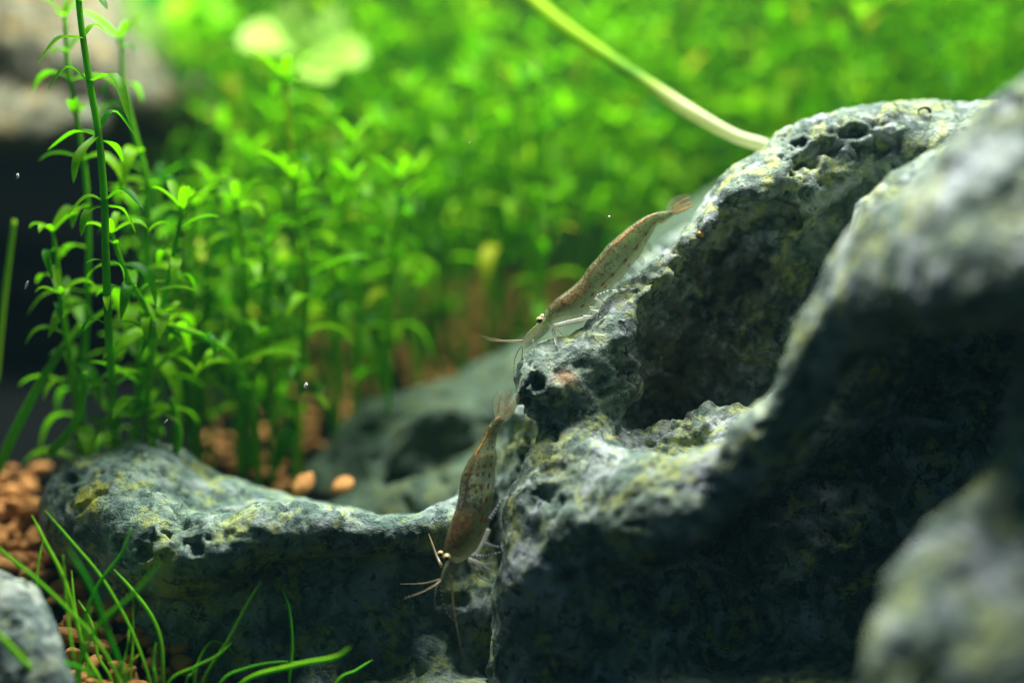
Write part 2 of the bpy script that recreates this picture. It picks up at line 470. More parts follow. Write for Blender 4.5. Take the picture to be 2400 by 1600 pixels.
rockA = build_rock('hollowed_rock', A_chains, A_holes, 0.095, hk=0.16, mat=M_ROCK_A, seed=1.0, pits=A_pits, bigf=0.55, big=0.17, mid=0.05,
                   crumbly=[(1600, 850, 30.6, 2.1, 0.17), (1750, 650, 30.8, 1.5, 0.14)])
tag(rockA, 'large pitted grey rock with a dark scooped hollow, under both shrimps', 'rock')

B_SHIFT = 0.35
B_chains = [
    [(235, 1205, 31.6, 140), (350, 1190, 31.9, 150), (470, 1235, 31.8, 130), (640, 1280, 31.6, 115), (800, 1300, 31.6, 105)],
    [(285, 1222, 30.9, 138), (370, 1290, 30.1, 115), (440, 1300, 29.7, 95), (520, 1300, 29.5, 85), (600, 1252, 29.5, 72), (690, 1240, 29.6, 66), (850, 1254, 29.8, 56), (980, 1252, 30.0, 46), (1080, 1205, 30.5, 40), (1130, 1150, 31.2, 42)],
    [(360, 1380, 31.2, 130), (520, 1600, 31.0, 170)],
    [(480, 1305, 30.6, 95), (600, 1270, 30.5, 85), (700, 1268, 30.5, 85), (850, 1280, 30.6, 78), (1000, 1272, 30.8, 68), (1100, 1235, 31.2, 62)],
    [(420, 1330, 31.0, 110), (620, 1300, 30.9, 110), (850, 1305, 31.0, 100), (1000, 1300, 31.2, 90), (1130, 1260, 31.8, 90)],
    [(420, 1430, 31.0, 150), (620, 1420, 31.0, 150), (850, 1420, 31.1, 150), (1060, 1400, 31.4, 140), (1180, 1380, 31.9, 130)],
    [(520, 1560, 31.4, 180), (760, 1560, 31.5, 180), (1000, 1540, 31.8, 180), (1180, 1520, 32.2, 160)],
    [(620, 1740, 31.2, 210), (800, 1740, 31.4, 230), (1050, 1740, 31.4, 230)],
    [(745, 1640, 29.7, 60), (755, 1520, 29.95, 42), (790, 1400, 30.3, 35)],
    [(500, 1440, 30.3, 60), (580, 1560, 30.2, 75)],
    [(900, 1480, 30.5, 55), (990, 1560, 30.4, 65)],
    [(900, 1690, 29.8, 100), (1050, 1670, 29.8, 80), (1170, 1660, 29.8, 60)],
]
B_chains = [[(x, y, d + B_SHIFT, rr) for x, y, d, rr in c] for c in B_chains]
B_pits = [(335, 1298, 29.2, 26, 0.35), (462, 1280, 29.3, 22, 0.32), (425, 1222, 29.6, 24, 0.2), (355, 1256, 29.2, 9, 0.15), (388, 1258, 29.2, 8, 0.1), (485, 1260, 29.2, 12, 0.15), (670, 1185, 29.4, 14, 0.12)]
B_pits = [(x, y, d + B_SHIFT, rr, e) for x, y, d, rr, e in B_pits]
rockB = build_rock('low_rock', B_chains, [], 0.09, M_ROCK_B, 2.0, pits=B_pits, big=0.13)
tag(rockB, 'low mossy grey rock with small black holes along its pale top edge', 'rock')

C_chains = [
    [(840, 1250, 33.9, 90), (1000, 1220, 34.0, 110), (1130, 1170, 34.3, 110), (1280, 1130, 34.6, 120)],
    [(800, 1170, 35.4, 120), (940, 1090, 36, 160), (1140, 1030, 36.4, 165), (1370, 910, 36.8, 185), (1610, 730, 37.2, 195), (1790, 600, 37.6, 190)],
    [(860, 1180, 34.2, 45), (880, 1090, 34.4, 32), (930, 1020, 34.6, 32), (1060, 980, 35, 40)],
    [(950, 1320, 36, 180), (1270, 1230, 37, 250), (1650, 1040, 38, 300)],
]
C_holes = [[(1010, 1050, 34.2, 60)], [(930, 1130, 34.2, 40)]]
rockC = build_rock('sloping_rock', C_chains, C_holes, 0.15, M_ROCK_C, 3.0, big=0.18)
tag(rockC, 'blurred green grey rock sloping up behind the two shrimps', 'rock')

D_chains = [
    [(-250, 60, 43, 300), (60, 120, 42, 190), (250, 200, 41.5, 130), (400, 270, 41.5, 85)],
    [(-200, 250, 41.5, 130), (40, 290, 40.5, 75), (200, 300, 40.5, 55)],
    [(-250, -150, 43, 300), (80, -60, 43, 200), (230, 100, 42.5, 120)],
    [(430, 235, 41.5, 85), (490, 310, 41.5, 48)],
    [(-500, 150, 47, 260), (-100, 150, 47, 200), (250, 200, 46, 140), (420, 270, 45, 80)],
    [(-520, 300, 46, 260), (-560, 700, 46, 250), (-580, 1150, 45, 270)],
    [(-600, 100, 52, 260), (-100, 100, 52, 230), (250, 150, 51, 160)],
]
D_holes = [[(60, 235, 38.6, 60), (-60, 240, 38.6, 60)]]
rockD = build_rock('tan_boulder', D_chains, D_holes, 0.17, M_ROCK_D, 4.0, big=0.25, bigf=0.4)
tag(rockD, 'blurred tan and grey boulder jutting in above the dark gap', 'rock')

E_chains = [
    [(-60, 1390, 28.4, 75), (20, 1440, 28.3, 85), (70, 1540, 28.0, 85), (90, 1680, 27.8, 110)],
    [(-120, 1480, 28.5, 140), (-60, 1700, 28.2, 180)],
]
rockE = build_rock('marbled_rock', E_chains, [], 0.08, M_ROCK_E, 5.0, big=0.06, pit=0.05)
tag(rockE, 'pale marbled rock behind the grass at the bottom left corner', 'rock')

# ----------------------------------------------------------------- tubes, leaves, blades
def catmull(pts, n):
    p = np.asarray(pts, dtype=float)
    if len(p) == 2: return p[0] + np.linspace(0, 1, n)[:, None] * (p[1] - p[0])
    e = np.vstack([2 * p[0] - p[1], p, 2 * p[-1] - p[-2]])
    out = []
    for t in np.linspace(0, len(p) - 1 - 1e-6, n):
        i = int(t); f = t - i
        a, b, c, d = e[i], e[i + 1], e[i + 2], e[i + 3]
        out.append(0.5 * ((2 * b) + (c - a) * f + (2 * a - 5 * b + 4 * c - d) * f * f + (3 * b - a - 3 * c + d) * f ** 3))
    return np.array(out)
def tube(path, radii, sides=8, flat=1.0, cap=True):
    """swept ring; flat < 1 squeezes the section. Returns verts, quads"""
    path = np.asarray(path, float); n = len(path)
    radii = np.broadcast_to(np.asarray(radii, float), (n,))
    T = np.gradient(path, axis=0); T /= np.linalg.norm(T, axis=1, keepdims=True) + 1e-9
    ref = np.array([0.0, 1.0, 0.0])
    if abs(T[0] @ ref) > 0.9: ref = np.array([1.0, 0, 0])
    a = ref - (ref @ T[0]) * T[0]; a /= np.linalg.norm(a)
    V = []
    ang = np.linspace(0, 2 * math.pi, sides, endpoint=False)
    for i in range(n):
        a = a - (a @ T[i]) * T[i]; a /= np.linalg.norm(a) + 1e-9
        b = np.cross(T[i], a)
        V.append(path[i] + radii[i] * (np.cos(ang)[:, None] * a + flat * np.sin(ang)[:, None] * b))
    V = np.concatenate(V)
    Q = [(i * sides + j, i * sides + (j + 1) % sides, (i + 1) * sides + (j + 1) % sides, (i + 1) * sides + j)
         for i in range(n - 1) for j in range(sides)]
    if cap:
        V = np.vstack([V, path[0], path[-1]]); a0, a1 = n * sides, n * sides + 1
        for j in range(0, sides, 2):
            Q.append((a0, (j + 2) % sides, j + 1, j))
            k = (n - 1) * sides
            Q.append((a1, k + j, k + j + 1, k + (j + 2) % sides))
    return V, np.array(Q)

def leaf_strip(pts, width, up=(0, 0, 1), n=8, fold=0.25, power=0.75):
    """narrow leaf along a curve; the two halves fold up from the midrib. verts, quads"""
    c = catmull(pts, n); T = np.gradient(c, axis=0); T /= np.linalg.norm(T, axis=1, keepdims=True)
    up = np.asarray(up, float)
    V = []
    for i in range(n):
        t = i / (n - 1)
        w = width * (0.12 + 0.88 * math.sin(math.pi * min(1, 0.06 + 0.94 * t) ** 0.85) ** power) * (1 if t < 0.999 else 0.25)
        s = np.cross(T[i], up); s /= np.linalg.norm(s) + 1e-9
        nrm = np.cross(s, T[i])
        V += [c[i] - s * w * 0.5 + nrm * w * fold * 0.5, c[i], c[i] + s * w * 0.5 + nrm * w * fold * 0.5]
    Q = []
    for i in range(n - 1):
        for j in (0, 1):
            Q.append((i * 3 + j, i * 3 + j + 1, i * 3 + 4 + j, i * 3 + 3 + j))
    return np.array(V), np.array(Q)
def arch(L, rise, droop, side=0.0):
    """control points of a leaf that leaves the stem along +X, rises and bows over"""
    t = np.linspace(0, 1, 5)
    x = L * (t - 0.22 * droop * t ** 2.2); z = L * (rise * t - droop * 0.62 * t ** 2.2)
    return np.stack([x, L * side * t * t, z], -1)
LEAF_SHAPES = []
for k in range(14):
    rise, droop, side, wd = rng.uniform(0.25, 0.85), rng.uniform(0.55, 1.75), rng.uniform(-0.12, 0.12), rng.uniform(0.17, 0.25)
    LEAF_SHAPES.append(leaf_strip(arch(1.0, rise, droop, side), wd, fold=rng.uniform(0.1, 0.5)))
LEAF_ME = [mesh_np('leaf', v, q, M_LEAF, attrs={'rnd': np.full(len(v), (i * 0.37) % 1.0 * 0.9)}) for i, (v, q) in enumerate(LEAF_SHAPES)]
TUFT = []                    # the half-open young leaves at a stem's tip
for k in range(4):
    TUFT.append(leaf_strip(arch(1.0, rng.uniform(0.7, 1.3), rng.uniform(0.5, 1.2)), 0.25, fold=0.4))

def leaf_spots(path, spacing, L0, first, r=rng, top=True):
    """places of the opposite leaf pairs along a stem: (point, azimuth, length, shape index)"""
    seg = np.linalg.norm(np.diff(path, axis=0), axis=1); s = np.concatenate([[0], np.cumsum(seg)]); tot = s[-1]
    d = tot * first; az = r.uniform(0, math.pi); out = []
    while d < tot - 0.05:
        p = np.array([np.interp(d, s, path[:, i]) for i in range(3)])
        f = d / tot
        L = L0 * r.uniform(0.75, 1.2) * (0.72 + 0.4 * math.sin(math.pi * min(f * 0.9 + 0.1, 1)))
        for a in (az, az + math.pi):
            if r.uniform() < 0.92: out.append((p, a + r.normal(0, 0.25), L * r.uniform(0.8, 1.1), int(r.integers(len(LEAF_SHAPES))), r.uniform(-0.25, 0.25)))
        az += math.pi / 2 + r.normal(0, 0.2); d += spacing * r.uniform(0.75, 1.25) * (1.15 - 0.4 * f)
    if top:
        for a in range(4):
            out.append((path[-1], az + a * math.pi / 2, L0 * r.uniform(0.45, 0.75), -1 - int(r.integers(4)), 0))
    return out

def near_stem(name, path_px, label, group, r0=0.085, spacing=0.95, L0=0.62, first=0.2, explicit=None, seed=1):
    """a stem plant close enough to tell its leaves apart: each leaf is a part"""
    r = np.random.default_rng(seed)
    ctrl = np.array([P(*p) for p in path_px])
    g0 = ctrl[-1].copy(); g0[2] = min(ground_z(g0[0], g0[1]), g0[2] - 0.3)
    ctrl = np.vstack([ctrl, g0])[::-1]
    path = catmull(ctrl, 34); base = path[0].copy()
    root = empty(name, base)
    tag(root, label, 'plant', group)
    V, Q = tube(path - base, np.linspace(r0, r0 * 0.62, len(path)), 8)
    link('stem', mesh_np('stem', V, Q, M_STEM), parent=root)
    if explicit:
        for i, (a, b, c) in enumerate(explicit):
            pts = np.array([P(*a), P(*b), P(*c)]) - base
            v, q = leaf_strip(pts, 0.19 + 0.02 * (i % 3), n=10, fold=0.35)
            link('leaf', mesh_np('leaf', v, q, M_LEAF, attrs={'rnd': np.full(len(v), (0.15 + 0.21 * i) % 0.8)}), parent=root)
    for (p, az, L, k, tilt) in leaf_spots(path, spacing, L0, first, r, top=explicit is None):
        if explicit and px_of(p)[1] < 560: continue
        if k < 0:
            v, q = TUFT[-1 - k]; me = mesh_np('leaf', v, q, M_LEAF, attrs={'rnd': np.full(len(v), 0.7)})
        else: me = LEAF_ME[k]
        o = link('leaf', me, p - base, root)
        o.rotation_euler = (r.uniform(-0.3, 0.3), tilt, az); o.scale = (L, L, L)
    return root

LABELS = [('out of focus lime green stem plant of the thicket beside the tan boulder', 'thicket plants beside the tan boulder'),
          ('out of focus green stem plant in the middle thicket above the sloping rock', 'thicket plants in the middle'),
          ('strongly blurred bright green stem plant behind the top of the large hollowed rock', 'thicket plants behind the large rock')]
def far_stem(path, label, group, r0, spacing, L0, first, r, lmat):
    """a stem plant deep in the thicket: its leaves blur together, so they are one part"""
    base = path[0].copy()
    root = empty('stem_plant', base); tag(root, label, 'plant', group)
    V, Q = tube(path - base, np.linspace(r0, r0 * 0.6, len(path)), 6)
    link('stem', mesh_np('stem', V, Q, M_STEM), parent=root)
    VV, QQ, RR, off = [], [], [], 0
    for (p, az, L, k, tilt) in leaf_spots(path, spacing, L0, first, r):
        v, q = TUFT[-1 - k] if k < 0 else LEAF_SHAPES[k]
        ct, st = math.cos(tilt), math.sin(tilt)
        v = v * L; v = np.stack([v[:, 0] * ct + v[:, 2] * st, v[:, 1], -v[:, 0] * st + v[:, 2] * ct], -1)
        ca, sa = math.cos(az), math.sin(az)
        v = np.stack([v[:, 0] * ca - v[:, 1] * sa, v[:, 0] * sa + v[:, 1] * ca, v[:, 2]], -1) + p - base
        VV.append(v); QQ.append(q + off); off += len(v); RR.append(np.full(len(v), r.uniform()))
    if VV:
        o = link('leaves', mesh_np('leaves', np.concatenate(VV), np.concatenate(QQ), lmat, attrs={'rnd': np.concatenate(RR)}), parent=root)
        o['kind'] = 'stuff'
    return root

# ----------------------------------------------------------------- stem plants one can tell apart
NG = 'stem plants standing in front of the thicket'
HERO = [  # base, middle, tip of each leaf
    ((186, 4, 30.0), (228, -4, 29.8), (252, 24, 29.7)), ((184, -2, 30.0), (150, -20, 29.9), (120, 4, 29.8)),
    ((194, 92, 30.0), (140, 92, 29.7), (87, 152, 29.6)), ((197, 88, 30.0), (222, 60, 30.1), (251, 80, 30.2)),
    ((206, 196, 30.0), (160, 158, 29.9), (112, 212, 29.8)), ((212, 192, 30.0), (268, 182, 29.8), (306, 292, 29.7)),
    ((231, 316, 30.1), (186, 366, 29.6), (172, 430, 29.5)), ((234, 306, 30.1), (268, 262, 30.2), (316, 318, 30.3)),
    ((234, 322, 30.1), (180, 310, 30.6), (112, 352, 30.9)), ((238, 330, 30.1), (268, 345, 30.5), (288, 380, 30.7)),
    ((243, 474, 30.2), (205, 462, 30.1), (158, 506, 30.0)), ((248, 470, 30.2), (290, 448, 30.1), (336, 490, 30.0)),
    ((244, 482, 30.2), (205, 500, 29.9), (190, 556, 29.8)), ((250, 484, 30.2), (288, 494, 30.4), (318, 546, 30.5)),
]
near_stem('stem_plant', [(180, -60, 30.0), (186, 20, 30.0), (196, 100, 30.0), (214, 215, 30.0), (233, 330, 30.1), (245, 480, 30.2), (248, 600, 30.3), (254, 760, 30.8), (264, 940, 32.2), (266, 1040, 33.6)],
          'tall sharp green stem plant with thin bowed leaves, before the tan boulder', NG, r0=0.082, spacing=0.8, first=0.15, explicit=HERO, seed=11)
near = [
    ([(152, 45, 32.0), (160, 160, 32.0), (186, 310, 32.0), (203, 440, 32.0), (208, 600, 32.1), (200, 800, 32.3), (188, 990, 32.8)], 'slightly blurred tall stem plant just left of the tallest sharp stem', 0.08, 0.9),
    ([(283, 95, 33.0), (292, 210, 32.8), (318, 320, 32.6), (345, 430, 32.5), (346, 560, 32.5), (335, 720, 32.6), (322, 980, 33)], 'blurred tall stem plant rising just right of the tallest sharp stem', 0.085, 0.95),
    ([(428, 492, 31.2), (414, 560, 31.2), (398, 640, 31.2), (380, 720, 31.3), (350, 840, 31.5), (318, 980, 31.8)], 'leaning stem plant with a bright leafy tip below the dark gap', 0.075, 0.62),
    ([(124, 545, 31.4), (132, 600, 31.4), (148, 720, 31.6), (170, 860, 31.9), (186, 980, 32.2)], 'short dim stem plant beside the black gap at the left edge', 0.075, 0.75),
    ([(262, 548, 30.9), (276, 590, 30.8), (300, 650, 30.7), (340, 720, 30.8), (360, 800, 31.0), (345, 960, 31.4)], 'short stem plant with dense lime green leaves at the thicket foot', 0.075, 0.45),
    ([(372, 760, 31.0), (430, 772, 31.1), (500, 800, 31.3), (560, 860, 31.8), (600, 1000, 32.6)], 'green stem lying over sideways low in the thicket', 0.08, 0.8),
    ([(556, 470, 33.0), (562, 540, 33.0), (574, 640, 33.0), (570, 760, 33.2), (560, 1000, 33.6)], 'blurred stem plant with drooping pale leaves in mid thicket', 0.08, 0.7),
    ([(668, 185, 34.0), (676, 300, 34.0), (690, 450, 34.0), (704, 620, 34.2), (700, 960, 34.8)], 'blurred stem plant topped by one pale upright leaf', 0.085, 0.85),
    ([(498, 430, 34.0), (506, 520, 34.0), (480, 660, 34.0), (470, 980, 34.4)], 'blurred stem plant between the leaning stem and the pale leaved one', 0.075, 0.7),
    ([(690, 420, 33.2), (700, 520, 33.2), (722, 650, 33.2), (712, 780, 33.4), (690, 1010, 33.8)], 'blurred bushy stem plant under the pale upright leaf', 0.075, 0.6),
    ([(826, 330, 35.0), (836, 440, 35.0), (842, 600, 35.0), (830, 980, 35.6)], 'blurred stem plant with spreading leaves left of the dark thicket middle', 0.085, 0.75),
    ([(140, 690, 31.0), (150, 760, 31.2), (165, 860, 31.6), (180, 990, 32.2)], 'tiny dim stem plant at the lower edge of the black gap', 0.07, 0.75),
]
for i, (pp, lab, r0, sp) in enumerate(near):
    near_stem('stem_plant', [(x, y, d + 0.9 * smooth(500, 1000, y) * (d < 33)) for x, y, d in pp], lab, NG, r0=r0 * 0.8, spacing=sp * 0.9, L0=1.12, first=0.25 if i not in (0, 1) else 0.12, seed=30 + i)

# bare green runners low at the left edge
def runner(pts, r, label):
    path = catmull([P(*p) for p in pts], 24); base = path[0].copy()
    V, Q = tube(path - base, np.linspace(r, r * 0.7, 24), 8)
    tag(link('bare_stem', mesh_np('bare_stem', V, Q, M_STEM), base), label, 'plant stem', 'bare stems at the thicket foot')
runner([(-20, 1130, 32.6), (60, 960, 32.2), (130, 840, 32.0), (190, 760, 32.2)], 0.09, 'dim bare green stem leaning right at the lower left edge')
runner([(120, 1060, 32.0), (170, 1000, 31.6), (194, 940, 31.3), (199, 872, 31.2)], 0.075, 'short cut green stem curving up with a bright tip')
runner([(-10, 900, 32.6), (10, 700, 32.6), (34, 515, 32.5)], 0.06, 'thin bare stem in the black gap at the left edge')
runner([(300, 1050, 32.6), (330, 960, 32.6), (360, 850, 32.8)], 0.06, 'thin bare green stem slanting among the stem feet')
runner([(412, 1060, 32.0), (420, 1010, 32.0), (400, 930, 32.0)], 0.075, 'stubby bare green stem over the orange pellets')

# ----------------------------------------------------------------- the thicket behind
r = np.random.default_rng(21)
spots = []
def try_spot(px, d, top_py, minsep, first):
    p = P(px, 800, d)
    for q in spots:
        if (q[0] - p[0]) ** 2 + (q[1] - p[1]) ** 2 < minsep ** 2: return False
    spots.append(p)
    gz = ground_z(p[0], p[1])
    top = P(px + r.normal(0, 25), top_py, d)
    h = top[2] - gz
    if h < 1.2: return False
    lean = r.normal(0, 0.5, 2)
    ctrl = [np.array([p[0], p[1], gz]), np.array([p[0] + lean[0] * 0.3, p[1] + lean[1] * 0.3, gz + h * 0.35]),
            np.array([p[0] + lean[0] * 0.7 + r.normal(0, 0.15), p[1] + lean[1] * 0.7, gz + h * 0.7]), np.array([p[0] + lean[0], p[1] + lean[1], gz + h])]
    far_stem(catmull(ctrl, 16), *LABELS[0 if px < 700 else 1 if px < 1400 else 2], 0.07, 0.5, 1.0 + 0.022 * (d - 35), r.uniform(*first), r, M_LEAF)
    return True
n = 0
for band, (d0, d1, x0, x1, t0, t1, cnt, sep, first) in enumerate([
        (33.6, 36.0, 330, 640, 420, 700, 18, 0.6, (0.3, 0.6)),
        (34.5, 37.5, 560, 1000, 330, 600, 18, 0.8, (0.4, 0.7)),
        (36.5, 40.0, 500, 1250, 160, 480, 34, 0.85, (0.45, 0.7)),
        (39.0, 43.0, 480, 1500, 20, 330, 42, 0.85, (0.42, 0.65)),
        (41.0, 46.0, 400, 2450, -140, 180, 70, 0.95, (0.4, 0.62)),
        (45.0, 51.0, 330, 2500, -320, 60, 60, 1.0, (0.3, 0.55))]):
    k = 0
    for t in range(cnt * 12):
        if k >= cnt or n >= 296: break
        if try_spot(r.uniform(x0, x1), r.uniform(d0, d1), r.uniform(t0, t1), sep, first): k += 1; n += 1

# ----------------------------------------------------------------- clay pellets
import bmesh
PEL = []
for k in range(8):
    bm = bmesh.new(); bmesh.ops.create_icosphere(bm, subdivisions=2, radius=1.0)
    c = np.array([v.co[:] for v in bm.verts]); r2 = np.random.default_rng(100 + k)
    dsp = 1 + 0.34 * fbm((c * 1.1 + k * 7).astype(np.float32), 2)
    c = c * dsp[:, None] * np.array([r2.uniform(0.9, 1.6), r2.uniform(0.75, 1.2), r2.uniform(0.55, 0.9)])
    for v, x in zip(bm.verts, c): v.co = x
    me = bpy.data.meshes.new('clay_pellet'); bm.to_mesh(me); bm.free()
    me.polygons.foreach_set('use_smooth', np.ones(len(me.polygons), dtype=bool)); me.materials.append(M_PELLET)
    PEL.append(me)
def surface_z(x, y, z0):
    best = ground_z(x, y)
    for o, bv in ROCKS:
        loc, nn, i, d = bv.ray_cast(Vector((x, y, z0)), Vector((0, 0, -1)))
        if loc is not None and loc.z > best: best = loc.z
    return best
def pellet(x, y, z, rad, label, group=None):
    o = link('clay_pellet', PEL[int(r.integers(8))], (x, y, z))
    o.scale = (rad,) * 3; o.rotation_euler = (r.normal(0, 0.3), r.normal(0, 0.3), r.uniform(0, 6.28))
    tag(o, label, 'pellet', group); return o
for (px, py, d, rad, lab) in [(711, 1132, 32.6, 0.21, 'oval orange clay pellet lying alone behind the low rock edge'), (803, 1138, 32.6, 0.19, 'angular orange clay pellet lying nearer the sloping rock')]:
    p = P(px, py, d)
    o = pellet(p[0], p[1], max(p[2], surface_z(p[0], p[1], p[2] + 0.6) + rad * 0.55), rad, lab)
r = np.random.default_rng(5)
PL1, PG1 = 'rounded orange brown clay pellet in the strip beside the low rock', 'clay pellets in the strip at the left'
PL2, PG2 = 'blurred orange clay pellet at the foot of the thicket', 'clay pellets at the thicket foot'
cand = []
for layer in (0, 1):
    for x in np.arange(-10.5, -4.2, 0.33):
        for y in np.arange(-2.6, 4.2, 0.34):
            cand.append((x + r.normal(0, 0.10), y + r.normal(0, 0.10), layer, 1))
    for x in np.arange(-10.5, 0.5, 0.62):
        for y in np.arange(4.2, 8.8, 0.62):
            if x < -6.5 and y > 4.6: continue
            if layer == 0 or r.uniform() < 0.3: cand.append((x + r.normal(0, 0.16), y + r.normal(0, 0.16), layer, 2))
cnt = {1: 0, 2: 0}
for (x, y, layer, zone) in cand:
    rad = r.uniform(0.11, 0.19); z = ground_z(x, y) + rad * 0.5 + layer * 0.2
    if layer and r.uniform() < 0.3: continue
    q = px_of((x, y, z))
    if not (-60 < q[0] < 1250 and 960 < q[1] < 1660): continue
    h = sight_hit(q[0], q[1])
    if h and h[1] < np.linalg.norm(np.array((x, y, z)) - CAM) - 0.15: continue
    if zone == 2 and cnt[2] > 130: continue
    cnt[zone] += 1
    pellet(x, y, z, rad, PL1 if zone == 1 else PL2, PG1 if zone == 1 else PG2)
print('pellets', cnt)
# the rest of the pellet bed, under the plants and outside the view
bm = bmesh.new(); bmesh.ops.create_icosphere(bm, subdivisions=1, radius=1.0)
iv = np.array([v.co[:] for v in bm.verts]); iq = np.array([[v.index for v in f.verts] for f in bm.faces]); bm.free()
VV, QQ, off = [], [], 0
for k in range(2600):
    x, y = r.uniform(-22, 22), r.uniform(-8, 22)
    if (x < -5.5 and y > 4.6) or (x > -5.0 and y < 4.0): continue
    rad = r.uniform(0.16, 0.25)
    q = px_of((x, y, ground_z(x, y)))
    if -80 < q[0] < 1250 and 940 < q[1] < 1680 and y < 8.8: continue
    VV.append(iv * np.array([rad * 1.2, rad, rad * 0.7]) + np.array([x, y, ground_z(x, y) + rad * 0.35])); QQ.append(iq + off); off += len(iv)
tag(link('pellet_bed', mesh_np('pellet_bed', np.concatenate(VV), np.concatenate(QQ), M_PELLET)), 'orange brown clay pellets covering the tank floor under the plants', 'pellet bed', kind='stuff')

# ----------------------------------------------------------------- foreground grass
def blade_set(name, label, blades, base_px):
    base = P(*base_px); root = empty(name, base); tag(root, label, 'grass tuft', 'fine grass tufts in front')
    for (pts, d0, d1, wpx) in blades:
        m = len(pts)
        c = np.array([P(x / 2.6133, 1000 + y / 2.6133, d0 + 0.15 + (d1 - d0) * i / (m - 1)) for i, (x, y) in enumerate(pts)])
        if pts[0][1] >= 1480:
            low = c[0] + (c[0] - c[1]) / np.linalg.norm(c[0] - c[1]) * 0.4; low[2] -= 0.7
            c = np.vstack([low, c])
        path = catmull(c, 30); t = np.linspace(0, 1, 30)
        rad = wpx * 1.25 / 141.0 / 2 * (0.75 + 0.35 * np.sin(math.pi * np.clip(t, 0, 1))) * np.clip((1 - t) * 7 + 0.22, 0, 1)
        V, Q = tube(path - base, rad, 8, flat=0.75)
        link('blade', mesh_np('blade', V, Q, M_BLADE), parent=root)
B1 = [
    ([(620, 1568), (520, 1380), (400, 950), (270, 690), (196, 540)], 28.6, 28.9, 8.5),
    ([(920, 1568), (820, 1280), (720, 1080), (600, 890), (430, 690), (276, 510)], 28.8, 29.1, 7),
    ([(490, 1500), (520, 1180), (600, 970), (740, 780), (806, 610)], 28.7, 29.0, 8),
    ([(770, 1568), (650, 1230), (565, 1000), (422, 745)], 28.0, 27.2, 10.5),
    ([(265, 1530), (225, 1150), (230, 880), (265, 690)], 28.6, 29.2, 5.5),
    ([(1000, 1568), (990, 1330), (930, 1160), (820, 1010), (697, 870)], 28.9, 29.3, 9),
    ([(450, 1568), (560, 1290), (640, 1170), (820, 1020), (985, 820)], 28.4, 27.3, 9.5),
    ([(735, 1568), (600, 1320), (430, 1130), (220, 930), (0, 750), (-120, 650)], 28.4, 28.0, 7.5),
    ([(470, 1520), (420, 1200), (386, 780)], 28.2, 28.6, 6),
    ([(540, 1500), (460, 1100), (438, 876)], 28.9, 29.3, 5.5),
    ([(800, 1568), (815, 1300), (815, 1030)], 28.9, 29.2, 6),
    ([(730, 1568), (780, 1350), (792, 1212)], 28.7, 29.0, 5),
    ([(955, 1568), (940, 1450), (955, 1320)], 28.6, 28.7, 6.5),
    ([(250, 1568), (150, 1440), (0, 1280), (-100, 1190)], 27.4, 26.8, 12),
    ([(300, 1568), (120, 1340), (0, 1220), (-60, 1160)], 28.0, 27.5, 8),
    ([(590, 1568), (540, 1500), (420, 1450), (250, 1400), (110, 1390)], 28.0, 27.4, 7),
    ([(690, 1568), (600, 1400), (560, 1200), (480, 1060)], 29.0, 29.4, 7),
    ([(730, 1540), (780, 1470), (856, 1386)], 28.7, 28.9, 7),
    ([(480, 1568), (500, 1400), (560, 1100)], 28.3, 28.4, 7),
    ([(860, 1568), (870, 1500), (880, 1430)], 30.0, 30.0, 12),
]
B2 = [
    ([(1240, 1568), (1400, 1300), (1510, 1090), (1600, 940)], 28.9, 29.2, 7.5),
    ([(1770, 1568), (1790, 1350), (1770, 1110), (1706, 950)], 29.0, 29.4, 6.5),
    ([(1190, 1568), (1222, 1420), (1290, 1320), (1370, 1330), (1450, 1400)], 28.9, 29.4, 7),
    ([(1030, 1568), (1190, 1470), (1330, 1400), (1418, 1320)], 28.7, 28.9, 6),
    ([(1350, 1568), (1500, 1480), (1700, 1440), (1900, 1445)], 28.7, 29.2, 6.5),
    ([(1480, 1568), (1800, 1460), (2050, 1410), (2148, 1345)], 28.6, 27.8, 9.5),
    ([(2060, 1568), (2180, 1490), (2282, 1424)], 28.9, 29.2, 6),
    ([(1140, 1568), (1175, 1510), (1205, 1460)], 28.8, 28.9, 5),
]
blade_set('grass_tuft', 'tall crossing tuft of fine green grass blades at the bottom left', B1, (250, 1680, 28.5))
blade_set('grass_tuft', 'sparse low tuft of curved grass blades below the low rock', B2, (560, 1690, 28.8))

# ----------------------------------------------------------------- pale stalk and broad leaves
m, nt, bs, out = new_mat('pale_stalk'); g = G(nt)
at = g.n('ShaderNodeAttribute', attribute_name='rnd')
col = g.ramp(at.outputs['Fac'], [(0.0, (0.72, 0.74, 0.58)), (0.40, (0.64, 0.70, 0.36)), (0.50, (0.30, 0.45, 0.06)), (0.55, (0.08, 0.26, 0.01)), (0.64, (0.24, 0.46, 0.005)), (1.0, (0.28, 0.46, 0.005))])  # white to lime is its own colour; dark stop midway paints in shade
g.l(col, bs.inputs['Base Color']); bs.inputs['Roughness'].default_value = 0.5; bs.inputs['Specular IOR Level'].default_value = 0.08
tl = g.n('ShaderNodeBsdfTranslucent'); g.l(col, tl.inputs[0]); ms = g.n('ShaderNodeMixShader'); ms.inputs[0].default_value = 0.45
g.l(bs.outputs[0], ms.inputs[1]); g.l(tl.outputs[0], ms.inputs[2]); g.l(ms.outputs[0], out.inputs[0])
path = catmull([P(*p) for p in [(1900, 400, 32.6), (1800, 345, 32.4), (1720, 318, 32.5), (1620, 262, 32.8), (1530, 204, 33.3), (1420, 130, 34.2), (1320, 60, 35.0), (1230, -20, 36.0), (1150, -110, 37)]], 60)
V, Q = tube(path - path[0], np.linspace(0.115, 0.14, 60) * (1 + 0.05 * np.sin(np.linspace(0, 19, 60))), 12)
t = np.concatenate([np.repeat(np.linspace(0, 1, 60), 12), [0, 1]])
